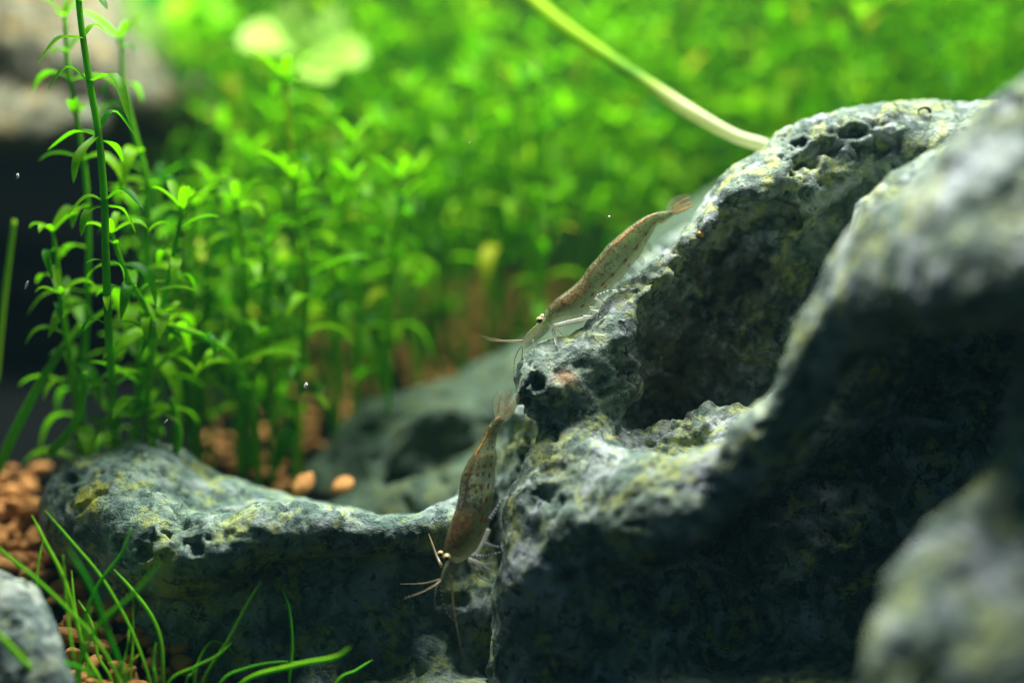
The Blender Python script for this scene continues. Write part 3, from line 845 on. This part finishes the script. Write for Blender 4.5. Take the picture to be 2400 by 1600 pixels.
tag(link('pale_stalk', mesh_np('pale_stalk', V, Q, m, attrs={'rnd': t}), path[0]), 'long pale white to lime stalk slanting up behind the rock ridge', 'plant stalk')

M_PALE = leaf_mat('pale_broad_leaf', (0.26, 0.50, 0.05), (0.40, 0.60, 0.14), (0.5, 0.8, 0.2), per_object=True, rough=0.3)
M_DARKL = leaf_mat('deep_green_broad_leaf', (0.01, 0.16, 0.02), (0.02, 0.24, 0.02), (0.02, 0.4, 0.02), per_object=True)
M_LIME = leaf_mat('lime_broad_leaf', (0.16, 0.46, 0.01), (0.26, 0.55, 0.01), (0.3, 0.8, 0.01), per_object=True)
def broad_leaf(base, mid, tip, width, mat, parent, origin, up):
    v, q = leaf_strip(np.array([P(*base), P(*mid), P(*tip)]) - origin, width, up=up, n=12, fold=0.22, power=0.6)
    return link('leaf', mesh_np('leaf', v, q, mat, attrs={'rnd': np.full(len(v), 0.3)}), parent=parent)
def broad_plant(label, base_px, mat, leaves, stem_top):
    b = P(*base_px); b[2] = ground_z(b[0], b[1])
    root = empty('broad_leaf_plant', b); tag(root, label, 'plant', 'broad leaved plants in the thicket')
    V, Q = tube(catmull([np.zeros(3), (P(*stem_top) - b) * 0.5 + np.array([0.2, 0, 0]), P(*stem_top) - b], 14), np.linspace(0.12, 0.08, 14), 8)
    link('stem', mesh_np('stem', V, Q, M_STEM), parent=root)
    for (a, c, e, w) in leaves: broad_leaf(a, c, e, w, mat, root, b, (0.0, -0.65, 0.75))
broad_plant('pale glowing broad leaved plant at the top of the thicket', (700, 900, 41.5), M_PALE, [
    ((700, 130, 40.5), (640, 95, 39.8), (562, 112, 39.3), 1.25), ((705, 120, 40.5), (688, 70, 40.3), (690, -5, 40.2), 1.05),
    ((715, 130, 40.5), (770, 90, 40.0), (800, 10, 39.6), 1.05), ((720, 140, 40.5), (790, 130, 39.8), (855, 150, 39.4), 1.15), ((700, 140, 40.4), (740, 165, 39.6), (775, 190, 39.0), 0.85)], (705, 130, 40.6))
broad_plant('deep green broad leaf plant beside the tan boulder', (390, 900, 43.0), M_DARKL, [
    ((360, -40, 42.5), (360, 40, 41.8), (420, 150, 41.4), 1.3), ((350, -40, 42.5), (320, 10, 42), (320, 70, 41.8), 1.1)], (365, -45, 42.6))
broad_plant('lime green round leaved plant right of the tan boulder', (450, 900, 42.0), M_LIME, [
    ((450, 20, 41.5), (440, 90, 41.0), (445, 160, 40.8), 0.85), ((450, 10, 41.5), (420, 20, 41), (395, 70, 40.8), 0.7), ((455, 10, 41.5), (500, 15, 41), (530, 60, 40.6), 0.6)], (450, 10, 41.6))

# ----------------------------------------------------------------- shrimps
def glow(g, bs, out, col, alpha, amt):
    tl = g.n('ShaderNodeBsdfTranslucent'); g.l(col, tl.inputs[0])
    m1 = g.n('ShaderNodeMixShader'); m1.inputs[0].default_value = amt
    g.l(bs.outputs[0], m1.inputs[1]); g.l(tl.outputs[0], m1.inputs[2])
    tr = g.n('ShaderNodeBsdfTransparent'); m2 = g.n('ShaderNodeMixShader')
    if isinstance(alpha, float): m2.inputs[0].default_value = alpha
    else: g.l(alpha, m2.inputs[0])
    g.l(tr.outputs[0], m2.inputs[1]); g.l(m1.outputs[0], m2.inputs[2]); g.l(m2.outputs[0], out.inputs['Surface'])
def shrimp_mat():
    m, nt, bs, out = new_mat('shrimp_shell'); g = G(nt)
    at = g.n('ShaderNodeAttribute', attribute_name='col')
    g.l(at.outputs['Color'], bs.inputs['Base Color']); glow(g, bs, out, at.outputs['Color'], at.outputs['Alpha'], 0.4)
    bs.inputs['Roughness'].default_value = 0.32; bs.inputs['Specular IOR Level'].default_value = 0.18
    b = g.n('ShaderNodeBump'); b.inputs['Strength'].default_value = 0.15; b.inputs['Distance'].default_value = 0.02
    g.l(g.noise(g.coords(), 30, 2), b.inputs['Height']); g.l(b.outputs[0], bs.inputs['Normal'])
    return m
def clear_mat(name, col, alpha, rough=0.25, band=None):
    m, nt, bs, out = new_mat(name); g = G(nt)
    nz = g.noise(g.coords(), 14.0, 3, 0.6)
    c = g.mix(g.step(nz, 0.35, 0.7), tuple(x * 0.75 for x in col), col)
    g.l(c, bs.inputs['Base Color']); bs.inputs['Alpha'].default_value = alpha
    if band:
        at = g.n('ShaderNodeAttribute', attribute_name='rnd')
        w = g.math('FRACT', g.math('MULTIPLY', at.outputs['Fac'], band))
        g.l(g.mix(g.step(w, 0.42, 0.58), tuple(x * 0.22 for x in col), col), bs.inputs['Base Color'])
    bs.inputs['Roughness'].default_value = rough; bs.inputs['Specular IOR Level'].default_value = 0.4
    bs.inputs['Alpha'].default_value = 1.0
    glow(g, bs, out, bs.inputs['Base Color'].links[0].from_socket, alpha, 0.45)
    return m
M_SHELL = shrimp_mat()
M_LEG = clear_mat('shrimp_leg', (0.66, 0.66, 0.58), 0.7)
M_LEGB = clear_mat('shrimp_leg_banded', (0.60, 0.64, 0.66), 0.8, band=9)
M_FAN = clear_mat('shrimp_tail_fan', (0.55, 0.55, 0.38), 0.5)
M_FANV = clear_mat('shrimp_tail_streak', (0.72, 0.40, 0.08), 0.7)
M_SCALE = clear_mat('shrimp_head_scale', (0.34, 0.34, 0.20), 0.55)
M_ANT = clear_mat('shrimp_antenna', (0.45, 0.38, 0.24), 0.85)
M_ANTB = clear_mat('shrimp_antenna_banded', (0.62, 0.58, 0.48), 0.9, band=11)
M_SWIM = clear_mat('shrimp_swimmeret', (0.34, 0.38, 0.26), 0.40)
M_EYE = plain('shrimp_eye', (0.46, 0.34, 0.13), 0.2, 0.3, 20, spec=0.6)
M_PUPIL = plain('shrimp_pupil', (0.01, 0.008, 0.006), 0.15, 0.2, 5, spec=0.6)

def make_shrimp(label, conv, pairs, depths, look, eyes, rostrum, scales, legs, antennae, fan, swims, seed):
    """pairs: dorsal and ventral outline points from the face to the tail; each limb is a polyline"""
    r = np.random.default_rng(seed)
    K = len(pairs); N = 230; SD = 112
    D = np.array([P(*conv(*a), d) for (a, b), d in zip(pairs, depths)])
    Vn = np.array([P(*conv(*b), d) for (a, b), d in zip(pairs, depths)])
    D, Vn = catmull(D, N), catmull(Vn, N)
    base = 0.5 * (D[N // 3] + Vn[N // 3])
    root = empty('shrimp', base); tag(root, label, 'shrimp', 'shrimps on the rock')
    ctr = 0.5 * (D + Vn); ax = 0.5 * (D - Vn)
    s = np.linspace(0, 1, N)
    th = np.linspace(0, 2 * math.pi, SD, endpoint=False)
    wide = np.interp(s, [0, 0.06, 0.2, 0.4, 0.7, 1], [0.75, 0.8, 0.74, 0.64, 0.58, 0.7])
    V = np.zeros((N, SD, 3)); Cc = np.zeros((N, SD, 4))
    seg = np.where(s > 0.36, ((s - 0.36) / 0.64 * 6.0) % 1.0, 0.5)
    for i in range(N):
        a = ax[i]; h = np.linalg.norm(a); b = AX_F - (AX_F @ a) * a / (h * h); b /= np.linalg.norm(b); b = b * h * wide[i]
        lip = 1 + (0.022 * (seg[i] - 0.5) if s[i] > 0.36 else 0)
        end = min(1, math.sqrt(max(0, i / 5.0)) + 0.12)                   # close the face
        cth = np.cos(th); sth = np.sin(th)
        flat = 1 - 0.10 * np.clip(-cth, 0, 1) * (np.abs(sth) > 0.2)
        scal = 1 - (0.05 * np.abs(np.cos(math.pi * seg[i])) * np.clip(-cth, 0, 1) if s[i] > 0.36 else 0)
        V[i] = ctr[i] + end * lip * ((cth * scal)[:, None] * a + (np.sign(sth) * np.abs(sth) ** 0.9 * flat)[:, None] * b)
    pts = (V.reshape(-1, 3)).astype(np.float32)
    n1 = gnoise(pts * 13 + seed).reshape(N, SD); n2 = gnoise(pts * 19 + 5 + seed).reshape(N, SD); n3 = gnoise(pts * 5 + 9 + seed).reshape(N, SD)
    ST, TH = np.meshgrid(s, np.where(th > math.pi, 2 * math.pi - th, th), indexing='ij')    # TH: 0 back, pi belly
    def lay(mask, colr, al):
        mask = np.clip(mask, 0, 1)[..., None]
        Cc[..., :3] = Cc[..., :3] * (1 - mask) + np.array(colr) * mask
        Cc[..., 3:] = Cc[..., 3:] * (1 - mask) + al * mask
    Cc[..., :3] = look['shell']; Cc[..., 3] = look['alpha']
    lay(smooth(1.9, 2.7, TH) * 0.7, look['belly'], look['alpha'] * 0.75)
    lay(smooth(0.10, 0.35, n3) * 0.35, look['shade'], look['alpha'] + 0.1)
    back = smooth(1.15, 0.2, TH)
    lay(back * 0.45, look['back'], look['alpha'] + 0.12)
    # digestive gland and head
    org = smooth(0.10, 0.17, ST) * smooth(0.44, 0.30, ST) * smooth(0.35, 0.65, TH + 0.15 * n3) * smooth(1.75, 1.25, TH + 0.4 * n3)
    lay(org * 0.75, look['gland'], 0.88)
    lay(org * smooth(0.05, 0.35, n1 + 0.6 * n3) * 0.8, (0.13, 0.06, 0.03), 0.92)
    lay(smooth(0.05, 0.10, ST) * smooth(0.26, 0.15, ST) * smooth(0.8, 0.3, TH) * 0.8, (0.09, 0.065, 0.04), 0.85)
    # gut line
    gl = np.exp(-((TH - look['gut_at'] - 0.08 * n3) / 0.14) ** 2) * smooth(0.34, 0.42, ST) * smooth(0.90, 0.80, ST)
    lay(gl * 0.85, (0.16, 0.07, 0.04), 0.92)
    gl2 = np.exp(-((TH - look['gut_at'] + 0.16) / 0.10) ** 2) * smooth(look['gold'][0], look['gold'][0] + 0.06, ST) * smooth(look['gold'][1], look['gold'][1] - 0.05, ST)
    lay(gl2 * 0.95, (0.75, 0.36, 0.07), 0.95)
    # speckles on the back and flank
    n4 = gnoise(pts * 30 + 50 + seed).reshape(N, SD)
    lay(smooth(0.06, 0.22, n4) * smooth(1.5, 0.5, TH) * 0.9, (0.04, 0.030, 0.018), 0.92)
    lay(smooth(0.20, 0.34, n4) * smooth(2.4, 1.2, TH) * 0.75, (0.07, 0.05, 0.025), 0.9)
    # rows of red dots and the thin line that strings them
    line = np.exp(-((TH - look['row']) / 0.05) ** 2) * smooth(0.38, 0.44, ST) * smooth(0.97, 0.9, ST)
    lay(line * look['line'], (0.20, 0.05, 0.03), 0.85)
    for row, per, size, jit in look['dots']:
        for k in range(per):
            s0 = 0.24 + 0.66 * (k + 0.5) / per + r.normal(0, 0.008); t0 = row + r.normal(0, jit)
            lay(smooth(1.0, 0.45, np.sqrt(((ST - s0) / (size * 0.11)) ** 2 + ((TH - t0) / size) ** 2)) * 0.92, (0.24, 0.035, 0.02), 0.95)
    lay(np.exp(-((ST - 0.955) / 0.012) ** 2) * 0.7, look['tail_ring'], 0.9)
    Vb = np.vstack([V.reshape(-1, 3), ctr[0], ctr[-1]]) - base
    Q = np.array([(i * SD + j, (i + 1) * SD + j, (i + 1) * SD + (j + 1) % SD, i * SD + (j + 1) % SD) for i in range(N - 1) for j in range(SD)])
    caps = [(N * SD, (j + 2) % SD, j + 1, j) for j in range(0, SD, 2)] + [(N * SD + 1, (N - 1) * SD + j, (N - 1) * SD + j + 1, (N - 1) * SD + (j + 2) % SD) for j in range(0, SD, 2)]
    Q = np.vstack([Q, np.array(caps)])
    col4 = np.vstack([Cc.reshape(-1, 4), Cc[0].mean(0), Cc[-1].mean(0)])
    body = link('body', mesh_np('body', Vb, Q, M_SHELL, attrs={'col': col4}), parent=root)
    # eyes: a short stalk with a ball, a dark pupil towards the viewer
    for (c, d, rad) in eyes:
        e = P(*conv(*c), d) - base; rr = rad / 141.0
        bm = bmesh.new(); bmesh.ops.create_uvsphere(bm, u_segments=24, v_segments=16, radius=rr)
        me = bpy.data.meshes.new('eye'); bm.to_mesh(me); bm.free(); me.materials.append(M_EYE)
        me.polygons.foreach_set('use_smooth', np.ones(len(me.polygons), dtype=bool))
        eo = link('eye', me, e, root)
        bm = bmesh.new(); bmesh.ops.create_uvsphere(bm, u_segments=20, v_segments=12, radius=rr * 0.72)
        me = bpy.data.meshes.new('pupil'); bm.to_mesh(me); bm.free(); me.materials.append(M_PUPIL)
        me.polygons.foreach_set('use_smooth', np.ones(len(me.polygons), dtype=bool))
        link('pupil', me, -AX_F * rr * 0.46 + AX_R * rr * 0.10 - AX_U * rr * 0.10, eo)
        v, q = tube(catmull([e, e * 0.8 + (ctr[8] - base) * 0.2, e * 0.4 + (ctr[8] - base) * 0.6], 6), [rr * 0.6, rr * 0.55, rr * 0.5, rr * 0.5, rr * 0.5, rr * 0.5], 8)
        link('eye_stalk', mesh_np('eye_stalk', v, q, M_SCALE), parent=root)
    # rostrum with saw teeth
    pr = catmull([P(*conv(*c), d) for c, d in rostrum], 26) - base
    rad = np.linspace(0.085, 0.012, 26) * (1 + 0.35 * (np.arange(26) % 3 == 0))
    v, q = tube(pr, rad, 8, flat=0.4); link('rostrum', mesh_np('rostrum', v, q, M_SCALE), parent=root)
    for (pp, d, w) in scales:
        v, q = leaf_strip(np.array([P(*conv(*c), d) for c in pp]) - base, w / 141.0, up=-AX_F, n=10, fold=0.15, power=0.6)
        link('head_scale', mesh_np('head_scale', v, q, M_SCALE), parent=root)
    for (pp, d, w, foot, mat) in legs:
        c = [P(*conv(*x), d) for x in pp]
        if foot:
            h = sight_hit(*conv(*pp[-1]))
            if h and abs(px_of(h[0])[2] - d) < 1.6: c[-1] = np.array(h[0]) - (np.array(h[0]) - CAM) / h[1] * 0.02
        c = np.array(c)
        segs = [c[0] + (c[1] - c[0]) * t for t in np.linspace(0, 1, 8)] + [c[i] + (c[i + 1] - c[i]) * t for i in range(1, len(c) - 1) for t in np.linspace(0.08, 1, 8)]
        segs = np.array(segs) - base; n = len(segs); t = np.linspace(0, 1, n)
        rad = w * 1.0 / 282.0 * (1.0 - 0.62 * t)
        joint = np.zeros(n); joint[7::8] = 0.22
        segs[:, 2] -= 0.02 * np.sin(t * math.pi) * 0
        v, q = tube(segs, rad * (1 + joint), 8)
        tt = np.concatenate([np.repeat(t, 8), [0, 1]])
        link('leg', mesh_np('leg', v, q, mat, attrs={'rnd': tt}), parent=root)
    for (pp, d0, d1, w, mat) in antennae:
        c = np.array([P(*conv(*x), d0 + (d1 - d0) * i / (len(pp) - 1)) for i, x in enumerate(pp)])
        pth = catmull(c, 40) - base
        v, q = tube(pth, np.linspace(w, w * 0.12, 40) / 300.0, 6)
        link('antenna', mesh_np('antenna', v, q, mat, attrs={'rnd': np.concatenate([np.repeat(np.linspace(0, 1, 40), 6), [0, 1]])}), parent=root)
    for (pp, d0, d1, w) in fan:
        c = np.array([P(*conv(*x), d0 + (d1 - d0) * i / (len(pp) - 1)) for i, x in enumerate(pp)]) - base
        v, q = leaf_strip(c, w / 141.0, up=-AX_F + 0.3 * AX_U, n=12, fold=0.12, power=0.5)
        f = link('tail_fan', mesh_np('tail_fan', v, q, M_FAN), parent=root)
        v, q = tube(catmull(c, 12)[2:-1] - AX_F * 0.012, np.linspace(0.012, 0.004, 9), 6)
        link('streak', mesh_np('streak', v, q, M_FANV), parent=f)
    for (pp, d, w) in swims:
        c = np.array([P(*conv(*x), d) for x in pp]) - base
        v, q = leaf_strip(c, w / 141.0, up=-AX_F, n=8, fold=0.2, power=0.6)
        link('swimmeret', mesh_np('swimmeret', v, q, M_SWIM), parent=root)
    return root

c1 = lambda x, y: (1080 + x / 3.136, 400 + y / 3.136)
UP = [((603, 1062), (655, 1150)), ((628, 1020), (690, 1112)), ((665, 975), (770, 1092)), ((720, 925), (860, 1082)), ((800, 868), (940, 1035)), ((880, 795), (1012, 955)),
      ((940, 710), (1080, 888)), ((1010, 630), (1165, 812)), ((1090, 535), (1250, 718)), ((1190, 450), (1330, 610)), ((1290, 375), (1392, 500)), ((1380, 325), (1440, 412)),
      ((1450, 303), (1492, 388)), ((1510, 296), (1556, 338)), ((1560, 290), (1585, 312))]
dU = np.linspace(30.05, 30.55, len(UP))
look_up = dict(shell=(0.21, 0.27, 0.11), alpha=0.60, belly=(0.25, 0.30, 0.15), shade=(0.24, 0.28, 0.15), back=(0.14, 0.13, 0.06), gland=(0.24, 0.14, 0.05), gut_at=0.85, gold=(0.56, 0.86),
               row=2.0, line=0.55, dots=[(2.0, 9, 0.14, 0.03), (1.45, 8, 0.09, 0.08), (2.5, 5, 0.10, 0.1)], tail_ring=(0.28, 0.07, 0.04))
make_shrimp('translucent shrimp walking head down along the rock ridge, upper one', c1, UP, dU, look_up,
    eyes=[((578, 1098), 29.78, 8.5), ((600, 1075), 30.35, 7.5)],
    rostrum=[((625, 1070), 30.05), ((570, 1130), 30.05), ((500, 1192), 30.05), ((452, 1250), 30.05)],
    scales=[([(645, 1140), (560, 1200), (455, 1310)], 29.95, 26), ([(640, 1130), (555, 1215), (470, 1280)], 30.2, 22)],
    legs=[([(905, 1085), (790, 1110), (688, 1135), (690, 1190), (714, 1308)], 29.85, 8, True, M_LEG), ([(900, 1100), (780, 1125), (690, 1145), (672, 1175), (705, 1300)], 30.1, 7, True, M_LEG),
          ([(735, 1135), (705, 1165), (760, 1218), (850, 1226)], 30.2, 6.5, True, M_LEG), ([(730, 1130), (725, 1190), (780, 1240), (835, 1240)], 30.35, 6, True, M_LEG),
          ([(985, 955), (1010, 915), (1080, 885), (1280, 866)], 29.95, 7, True, M_LEGB), ([(960, 1050), (1000, 1070), (1080, 1095), (1208, 1100)], 29.9, 7, True, M_LEGB),
          ([(990, 940), (1050, 985), (1040, 1010), (945, 1000)], 29.9, 6, False, M_LEG), ([(1040, 960), (1080, 1000), (1140, 920)], 30.3, 6, False, M_LEG),
          ([(900, 1075), (960, 1075), (1010, 1035), (950, 1020)], 29.8, 9, False, M_LEG)],
    antennae=[([(455, 1248), (380, 1248), (290, 1244), (140, 1212)], 30.05, 29.8, 5, M_ANT), ([(460, 1255), (380, 1256), (250, 1250), (180, 1235)], 30.15, 30.4, 4, M_ANT),
              ([(448, 1285), (412, 1340), (392, 1420), (392, 1535)], 30.0, 29.9, 4.5, M_ANTB), ([(455, 1300), (450, 1360), (450, 1420), (465, 1465)], 30.1, 30.1, 3.5, M_ANTB),
              ([(530, 1245), (536, 1300), (552, 1365)], 29.9, 29.8, 5, M_LEG), ([(555, 1240), (560, 1300), (562, 1350)], 30.1, 30.1, 4, M_LEG)],
    fan=[([(1530, 305), (1600, 235), (1690, 188)], 30.5, 30.4, 34), ([(1535, 310), (1620, 255), (1722, 226)], 30.55, 30.45, 18), ([(1540, 318), (1630, 280), (1725, 242)], 30.5, 30.4, 16), ([(1545, 322), (1620, 290), (1700, 262)], 30.6, 30.7, 18)],
    swims=[([(1090, 860), (1110, 900), (1100, 940)], 30.1, 20), ([(1160, 800), (1195, 815), (1200, 860)], 30.15, 20), ([(1225, 730), (1262, 745), (1268, 790)], 30.2, 18), ([(1290, 640), (1325, 655), (1335, 700)], 30.25, 17), ([(1360, 530), (1385, 555), (1395, 600)], 30.3, 14)],
    seed=1)
c2 = lambda x, y: (900 + x / 2.2405, 860 + y / 2.2405)
LO = [((312, 990), (372, 1032)), ((310, 968), (425, 1012)), ((316, 925), (478, 975)), ((330, 875), (520, 915)), ((348, 820), (545, 860)), ((372, 755), (558, 795)), ((388, 690), (572, 715)), ((397, 620), (582, 620)),
      ((412, 555), (590, 532)), ((440, 495), (597, 465)), ((475, 440), (588, 415)), ((512, 380), (594, 372)), ((542, 318), (612, 322)), ((575, 275), (634, 285)), ((600, 255), (640, 262))]
dL = np.linspace(29.5, 29.85, len(LO))
look_lo = dict(shell=(0.17, 0.21, 0.09), alpha=0.64, belly=(0.22, 0.24, 0.15), shade=(0.24, 0.16, 0.08), back=(0.15, 0.10, 0.04), gland=(0.19, 0.10, 0.035), gut_at=0.95, gold=(0.66, 0.92),
               row=1.9, line=0.25, dots=[(1.85, 12, 0.11, 0.05), (2.25, 12, 0.13, 0.05), (1.5, 14, 0.10, 0.12), (1.2, 14, 0.08, 0.15)], tail_ring=(0.75, 0.20, 0.05))
make_shrimp('brownish translucent shrimp diving head down between the two rocks, lower one', c2, LO, dL, look_lo,
    eyes=[((329, 998), 29.15, 8.6), ((297, 980), 29.7, 8)],
    rostrum=[((345, 1010), 29.45), ((322, 1055), 29.4), ((306, 1090), 29.4), ((298, 1122), 29.4)],
    scales=[([(365, 1020), (340, 1070), (312, 1120)], 29.35, 24), ([(375, 1025), (365, 1070), (340, 1110)], 29.6, 20)],
    legs=[([(553, 800), (580, 760), (612, 705), (742, 626)], 29.35, 8, True, M_LEGB), ([(515, 915), (545, 930), (580, 940), (637, 945)], 29.3, 8, True, M_LEGB),
          ([(478, 990), (520, 992), (570, 983), (627, 965)], 29.3, 8, True, M_LEGB), ([(445, 1005), (490, 1022), (530, 1035), (588, 1026)], 29.25, 8, False, M_LEG),
          ([(445, 1015), (470, 1060), (500, 1100), (552, 1126)], 29.25, 7, False, M_LEG), ([(455, 1015), (500, 1030), (535, 1050), (582, 1080)], 29.35, 7, False, M_LEG),
          ([(550, 850), (530, 900), (490, 970), (460, 990)], 29.2, 10, False, M_LEG), ([(440, 1000), (470, 1020), (510, 1060), (530, 1070)], 29.4, 7, False, M_LEG)],
    antennae=[([(300, 1120), (262, 1148), (200, 1180), (100, 1216)], 29.4, 29.1, 5, M_ANT), ([(296, 1112), (240, 1128), (180, 1136), (82, 1138)], 29.45, 29.5, 4, M_ANT),
              ([(285, 1125), (270, 1180), (268, 1240), (292, 1294)], 29.4, 29.4, 5.5, M_ANTB), ([(300, 1130), (306, 1215), (338, 1298), (408, 1366)], 29.4, 29.4, 5, M_ANTB),
              ([(352, 1095), (364, 1240), (388, 1390), (428, 1570)], 29.35, 29.0, 7, M_ANT), ([(302, 1045), (275, 985), (240, 890), (204, 800)], 29.7, 30.2, 9, M_ANT)],
    fan=[([(605, 270), (604, 190), (628, 116)], 29.8, 29.75, 26), ([(615, 268), (640, 190), (668, 118)], 29.85, 29.85, 18), ([(622, 272), (660, 210), (712, 140)], 29.75, 29.65, 30), ([(628, 278), (668, 220), (700, 170)], 29.9, 29.9, 20)],
    swims=[([(585, 430), (602, 450), (600, 490)], 29.6, 12), ([(592, 500), (604, 530), (598, 570)], 29.6, 13), ([(585, 590), (598, 620), (590, 660)], 29.6, 13), ([(575, 690), (588, 720), (575, 755)], 29.6, 13)],
    seed=2)

# ----------------------------------------------------------------- drifting flecks and crumbs
M_FLECK = plain('pale_fleck', (0.75, 0.74, 0.66), 0.5, 0.1, 5)
M_CRUMB = plain('orange_crumb', (0.60, 0.33, 0.06), 0.5, 0.2, 5)
def fleck(name, p, sx, sy, ang, mat, label, group, cat):
    bm = bmesh.new(); bmesh.ops.create_icosphere(bm, subdivisions=2, radius=1.0)
    c = np.array([v.co[:] for v in bm.verts]); c *= (1 + 0.3 * gnoise((c * 1.3 + sx * 900 + ang).astype(np.float32)))[:, None]
    for v, x in zip(bm.verts, c): v.co = x * np.array([sx, min(sx, sy), sy]) / 141.0
    me = bpy.data.meshes.new(name); bm.to_mesh(me); bm.free(); me.materials.append(mat)
    o = link(name, me, p); o.rotation_euler = (0, ang, 0)
    tag(o, label, cat, group); return o
FG = 'flecks drifting in the water'
for (x, y, d, a, b, ang, lab) in [(62, 668, 30, 3, 11, 0.45, 'long white fleck drifting in the dark gap at the left'), (41, 413, 30, 3.5, 6.5, 0.15, 'short white fleck floating high in the dark gap'),
        (717, 903, 30.2, 4, 7, 0.4, 'white fleck drifting before the dark thicket foot'), (389, 987, 30, 1.6, 6, 0.7, 'tiny sliver drifting above the orange pellets'),
        (1428, 508, 30, 2.6, 2.6, 0, 'tiny golden speck floating beside the upper shrimp'), (1100, 335, 30, 1.5, 4, 0.5, 'tiny yellow sliver floating in front of the green thicket')]:
    fleck('fleck', P(x, y, d), a, b, ang, M_FLECK, lab, FG, 'fleck')
def crumb(x, y, a, b, mat, lab):
    h = sight_hit(x, y)
    if h: fleck('crumb', np.array(h[0]) - (np.array(h[0]) - CAM) / h[1] * 0.03, a, b, 0.6, mat, lab, 'crumbs on the rock', 'crumb')
crumb(1642, 549, 9, 6, M_CRUMB, 'yellow crumb lying on the rock ridge above the upper shrimp')
crumb(1473, 1015, 3.5, 4.5, M_FLECK, 'bright white crumb in the bowl of the hollow')
crumb(1527, 969, 1.8, 4, M_CRUMB, 'tiny yellow crumb high in the bowl of the hollow')
crumb(1446, 1026, 8, 3, M_CRUMB, 'flat tan crumb beside the white one in the hollow')

h = sight_hit(2166, 262)
if h:
    c = np.array(h[0]) - (np.array(h[0]) - CAM) / h[1] * 0.05
    a = np.linspace(-0.4, 3.6, 20)
    pth = np.cos(a)[:, None] * AX_R * 0.10 + np.sin(a)[:, None] * (AX_U * 0.9 - AX_F * 0.2) * 0.075
    v, q = tube(pth, np.linspace(0.035, 0.012, 20), 8)
    tag(link('shell', mesh_np('shell', v, q, plain('dark_shell', (0.03, 0.026, 0.015), 0.4, 0.3, 9)), c), 'tiny dark curled shell on top of the large rock', 'shell')

# ----------------------------------------------------------------- tank water, with a faint haze added to lift the blacks
m = bpy.data.materials.new('added_water_haze'); m.use_nodes = True; nt = m.node_tree; nt.nodes.clear()
out = nt.nodes.new('ShaderNodeOutputMaterial'); vol = nt.nodes.new('ShaderNodeVolumePrincipled')
vol.inputs['Color'].default_value = (0.36, 0.80, 1.0, 1); vol.inputs['Density'].default_value = 0.00024
nt.links.new(vol.outputs[0], out.inputs['Volume'])
hv = np.array([(a, b, c) for b in (-37, 57) for a, c in ((-50, -15), (50, -15), (50, 13), (-50, 13))], float)
tag(link('haze', mesh_np('haze', hv, wq, m, smooth=False)), 'tank water with a faint haze added to lift the dark tones', 'water', kind='stuff')
